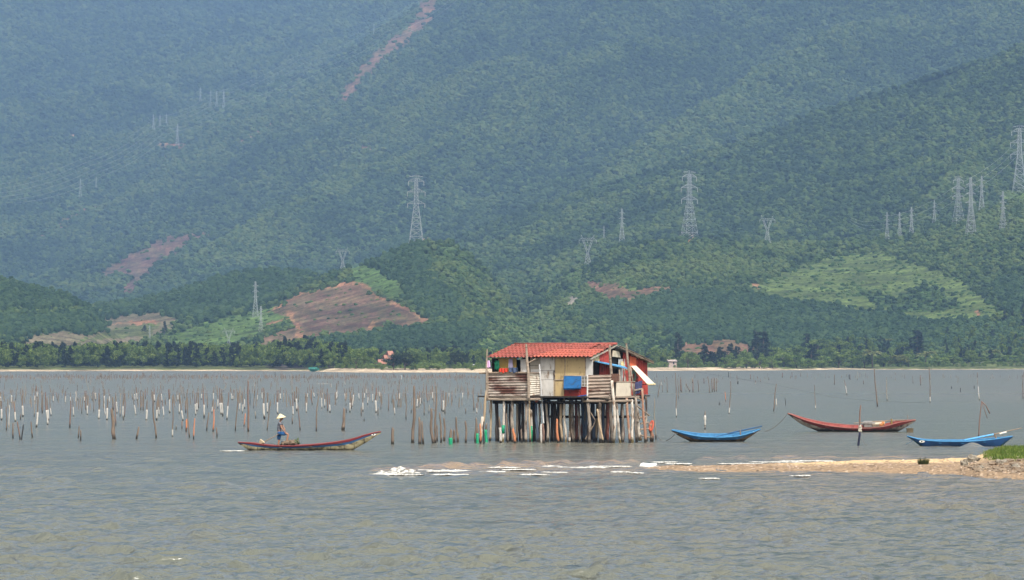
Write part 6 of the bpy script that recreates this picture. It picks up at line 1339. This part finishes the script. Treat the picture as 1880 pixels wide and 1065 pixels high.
for i, (px, yt, yb, kd, wd_) in enumerate(TREES):
    key = (kd, i % (3 if kd in 'blc' else 2))
    o = TP.get(key); 
    if o is None: o = TP[key] = tree_proto(kd, 100+ord(kd)*3+key[1]*17)
    else: o = copy_tree(o)
    ysh_ = HC*F/(float(SHORE(px))-HOR); Y = ysh_+25+max(0, (678-yb))*16
    if px < 320: Y = ground(px, yb).y
    gz = float(terrain_z(np.array([px*1.0]), np.array([Y]))[0]); s = Y/F
    zt = HC+(HOR-yt)*s; h = max(2.5, zt-gz); wn = {'k': .88, 'b': .88, 'n': .88, 'l': .88, 'c': .36, 'p': .62}[kd]
    o.location = ((px-940)*s, Y, gz-.2); o.scale = (wd_*s/wn*1.18, wd_*s/wn*1.18, h*1.06); o.rotation_euler = (0, 0, rq.uniform(0, 6.28))
    mk = min(MARK, key=lambda t_: abs(t_[0]-px))[1]; grp.setdefault((kd, mk), []).append((px, o))
for (kd, mk), L_ in grp.items():
    L_.sort(key=lambda t_: t_[0])
    for k, (x, o) in enumerate(L_):
        tag(o, (KN[kd] if len(L_) == 1 else f'{ordn(k+1)} {KN[kd]}')+' '+mk+('' if len(L_) == 1 else ', from left'), 'bush' if kd == 'l' else 'tree', 'trees on the far shore')
# dense far wood behind the shore, reads as one mass
def band(name, x0, x1, d0, d1, n_, hs, protos, label):
    pts_ = []; sc_ = []
    for k in range(n_):
        px = rq.uniform(x0, x1); ysh_ = HC*F/(float(SHORE(px))-HOR); Y = ysh_+rq.uniform(d0, d1); z = float(terrain_z(np.array([px*1.0]), np.array([Y]))[0]); pts_.append(((px-940)/F*Y, Y, z-.3)); sc_.append(rq.uniform(*hs))
    scatter(name, pts_, sc_, protos, kind='stuff', label=label, cat='wood')
def flat_proto(kind, seed, name, wx):
    o = tree_proto(kind, seed); ch = [c for c in o.children if c.name.startswith('crown')][0]; me = ch.data
    for c in list(o.children): col.objects.unlink(c)
    col.objects.unlink(o); me2 = me.copy(); me2.transform(Matrix.Diagonal((wx, wx, 1, 1))); return bpy.data.objects.new(name, me2)
FB = [flat_proto('b', 301, 'wood_tree_a', .85), flat_proto('b', 302, 'wood_tree_b', .8), flat_proto('c', 303, 'wood_tree_c', 1.3), flat_proto('c', 304, 'wood_tree_d', 1.2), flat_proto('b', 305, 'wood_tree_e', .9)]
band('shore_wood', -600, 640, 30, 240, 1400, (5, 12), FB, 'dark dense wood along the left far shore')
band('shore_wood_right', 1190, 2550, 80, 250, 600, (4, 8), FB, 'mixed dense wood behind the right far shore')
band('shore_wood_middle', 600, 1200, 130, 300, 330, (4, 9), FB, 'wood behind the sandy middle shore')
FL = [flat_proto('l', 306, 'low_bush_a', 1.1), flat_proto('l', 307, 'low_bush_b', 1.2)]
band('shore_scrub', 560, 2050, 38, 90, 560, (1.2, 3.2), FL, 'low scrub along the sandy far shore')
# ---- far buildings
def hut(px, yb, w_, h_, roofm, wallm, label, cat='house', slope=.5, d=6, yaw=0, dd=70, name='shore_house'):
    ysh_ = HC*F/(float(SHORE(px))-HOR); Y = ysh_+dd; s = Y/F; gz = float(terrain_z(np.array([px*1.0]), np.array([Y]))[0]); W_ = w_*s; base = HC+(HOR-yb)*s; z0 = min(gz, base)-.1; top = base+h_*s
    root = empty(name, ((px-940)*s, Y, 0), yaw, label=label, cat=cat)
    mb = MB(); mb.box((0, 0, (z0+top)/2), (W_, d, top-z0)); mb.build('wall', wallm, root)
    mb = MB(); rh = h_*s*slope
    mb.slab([(-W_*.56, -d*.6, top-.1), (W_*.56, -d*.6, top-.1), (W_*.56, 0, top+rh), (-W_*.56, 0, top+rh)], .12); mb.slab([(W_*.56, d*.6, top-.1), (-W_*.56, d*.6, top-.1), (-W_*.56, 0, top+rh+.02), (W_*.56, 0, top+rh+.02)], .12); mb.build('roof', roofm, root)
    mb = MB(); mb.box((W_*.12, -d/2-.03, base+h_*s*.4), (W_*.16, .06, h_*s*.7)); mb.build('door', mat('hut_door', (.05, .05, .06)), root); return root
mw = mat('white_roof', (.80, .80, .78), .5, (.7, .7, .68), 1)
hut(1709, 652, 14, 8, mw, mat('white_wall', (.6, .58, .55)), 'small house with steep white roof half hidden among the trees', slope=.9, yaw=.5, dd=230)
hut(1741, 658, 17, 6, mw, mat('white_wall', (.6, .58, .55)), 'house with flat bright white roof among the shore trees', slope=.6, yaw=-.15, dd=200)
hut(1232, 669, 15, 6, mat('pinkish_roof', (.6, .48, .44), .7), mat('pinkish_wall', (.55, .42, .36)), 'small pink-walled house on the sandy shore right of the shack', slope=.4, yaw=.2)
hut(277, 681, 13, 5, mat('grey_shed_roof', (.5, .5, .5), .7), mat('shed_wall', (.2, .18, .16)), 'low grey shed on the far left shore', 'shed', slope=.3, d=4)
hut(874, 674, 16, 4, mat('grey_shed_roof', (.5, .5, .5), .7), mat('shed_wall', (.2, .18, .16)), 'low dark shed on the shore behind the left end of the shack', 'shed', slope=.3, d=4)
# temple with layered orange roofs
Y = HC*F/(float(SHORE(710))-HOR)+110; s = Y/F; tm = empty('temple', ((712-940)*s, Y, 0), .25, label='small temple with layered orange roofs on the far shore', cat='temple'); ot = mat('orange_temple_roof', (.42, .19, .13), .7, (.34, .17, .12), 1); wt_ = mat('temple_wall', (.7, .6, .48))
for (xo, wv, z0_, z1_) in ((-7, 26, 1.2, 3.2), (1, 17, 3.2, 5.0), (5, 10, 5.0, 6.6)):
    mb = MB(); mb.box((xo*s*.8, 0, (z0_+z1_)/2), (wv*s, 5, z1_-z0_)); mb.build('wall', wt_, tm)
    mb = MB(); Wv = wv*s*.62; cx = xo*s*.8
    mb.slab([(cx-Wv, -3.6, z1_-.2), (cx+Wv, -3.6, z1_-.2), (cx+Wv*.8, 0, z1_+1.5), (cx-Wv*.8, 0, z1_+1.5)], .15); mb.slab([(cx+Wv, 3.6, z1_-.2), (cx-Wv, 3.6, z1_-.2), (cx-Wv*.8, 0, z1_+1.52), (cx+Wv*.8, 0, z1_+1.52)], .15); mb.build('roof', ot, tm)
# small green boat under the far shore
mb = MB(); g_ = Wt(577, 682.2); s = g_.y/F
vs = []; fs = []
for i in range(11):
    t_ = i/10*2-1; w_ = 1.0*(1-abs(t_)**2.2)+.03; x_ = t_*9*s; sh_ = .9+.6*t_*t_
    vs += [(x_, -w_, sh_), (x_, 0, -.1+.6*abs(t_)**4), (x_, w_, sh_), (x_, 0, sh_-.25)]
for i in range(10):
    a = i*4; fs += [(a, a+1, a+5, a+4), (a+1, a+2, a+6, a+5), (a+2, a+3, a+7, a+6), (a+3, a, a+4, a+7)]
mb.add(vs, fs); mb.box((-.5, 0, 1.3), (3.5, 1.3, .9)); o = mb.build('distant_boat', mat('teal_paint', (.05, .25, .2), .6)); o.location = g_; tag(o, 'tiny teal boat moored under the distant left shore', 'boat')
# ================================================================== HAZE
mb = MB(); mb.box((0, 6500, 1498), (12000, 14000, 3006))
hz = mb.build('haze', None, None, kind='stuff', label='pale blue haze over lagoon and mountains', cat='haze')
m = bpy.data.materials.new('haze'); m.use_nodes = True; t = m.node_tree; t.nodes.clear()
o_ = t.nodes.new('ShaderNodeOutputMaterial'); pv = t.nodes.new('ShaderNodeVolumePrincipled')
pv.inputs['Color'].default_value = (.31, .50, .84, 1); pv.inputs['Density'].default_value = 1.0e-4; pv.inputs['Anisotropy'].default_value = 0.0
t.links.new(pv.outputs[0], o_.inputs['Volume']); hz.data.materials.append(m); hz.display_type = 'WIRE'
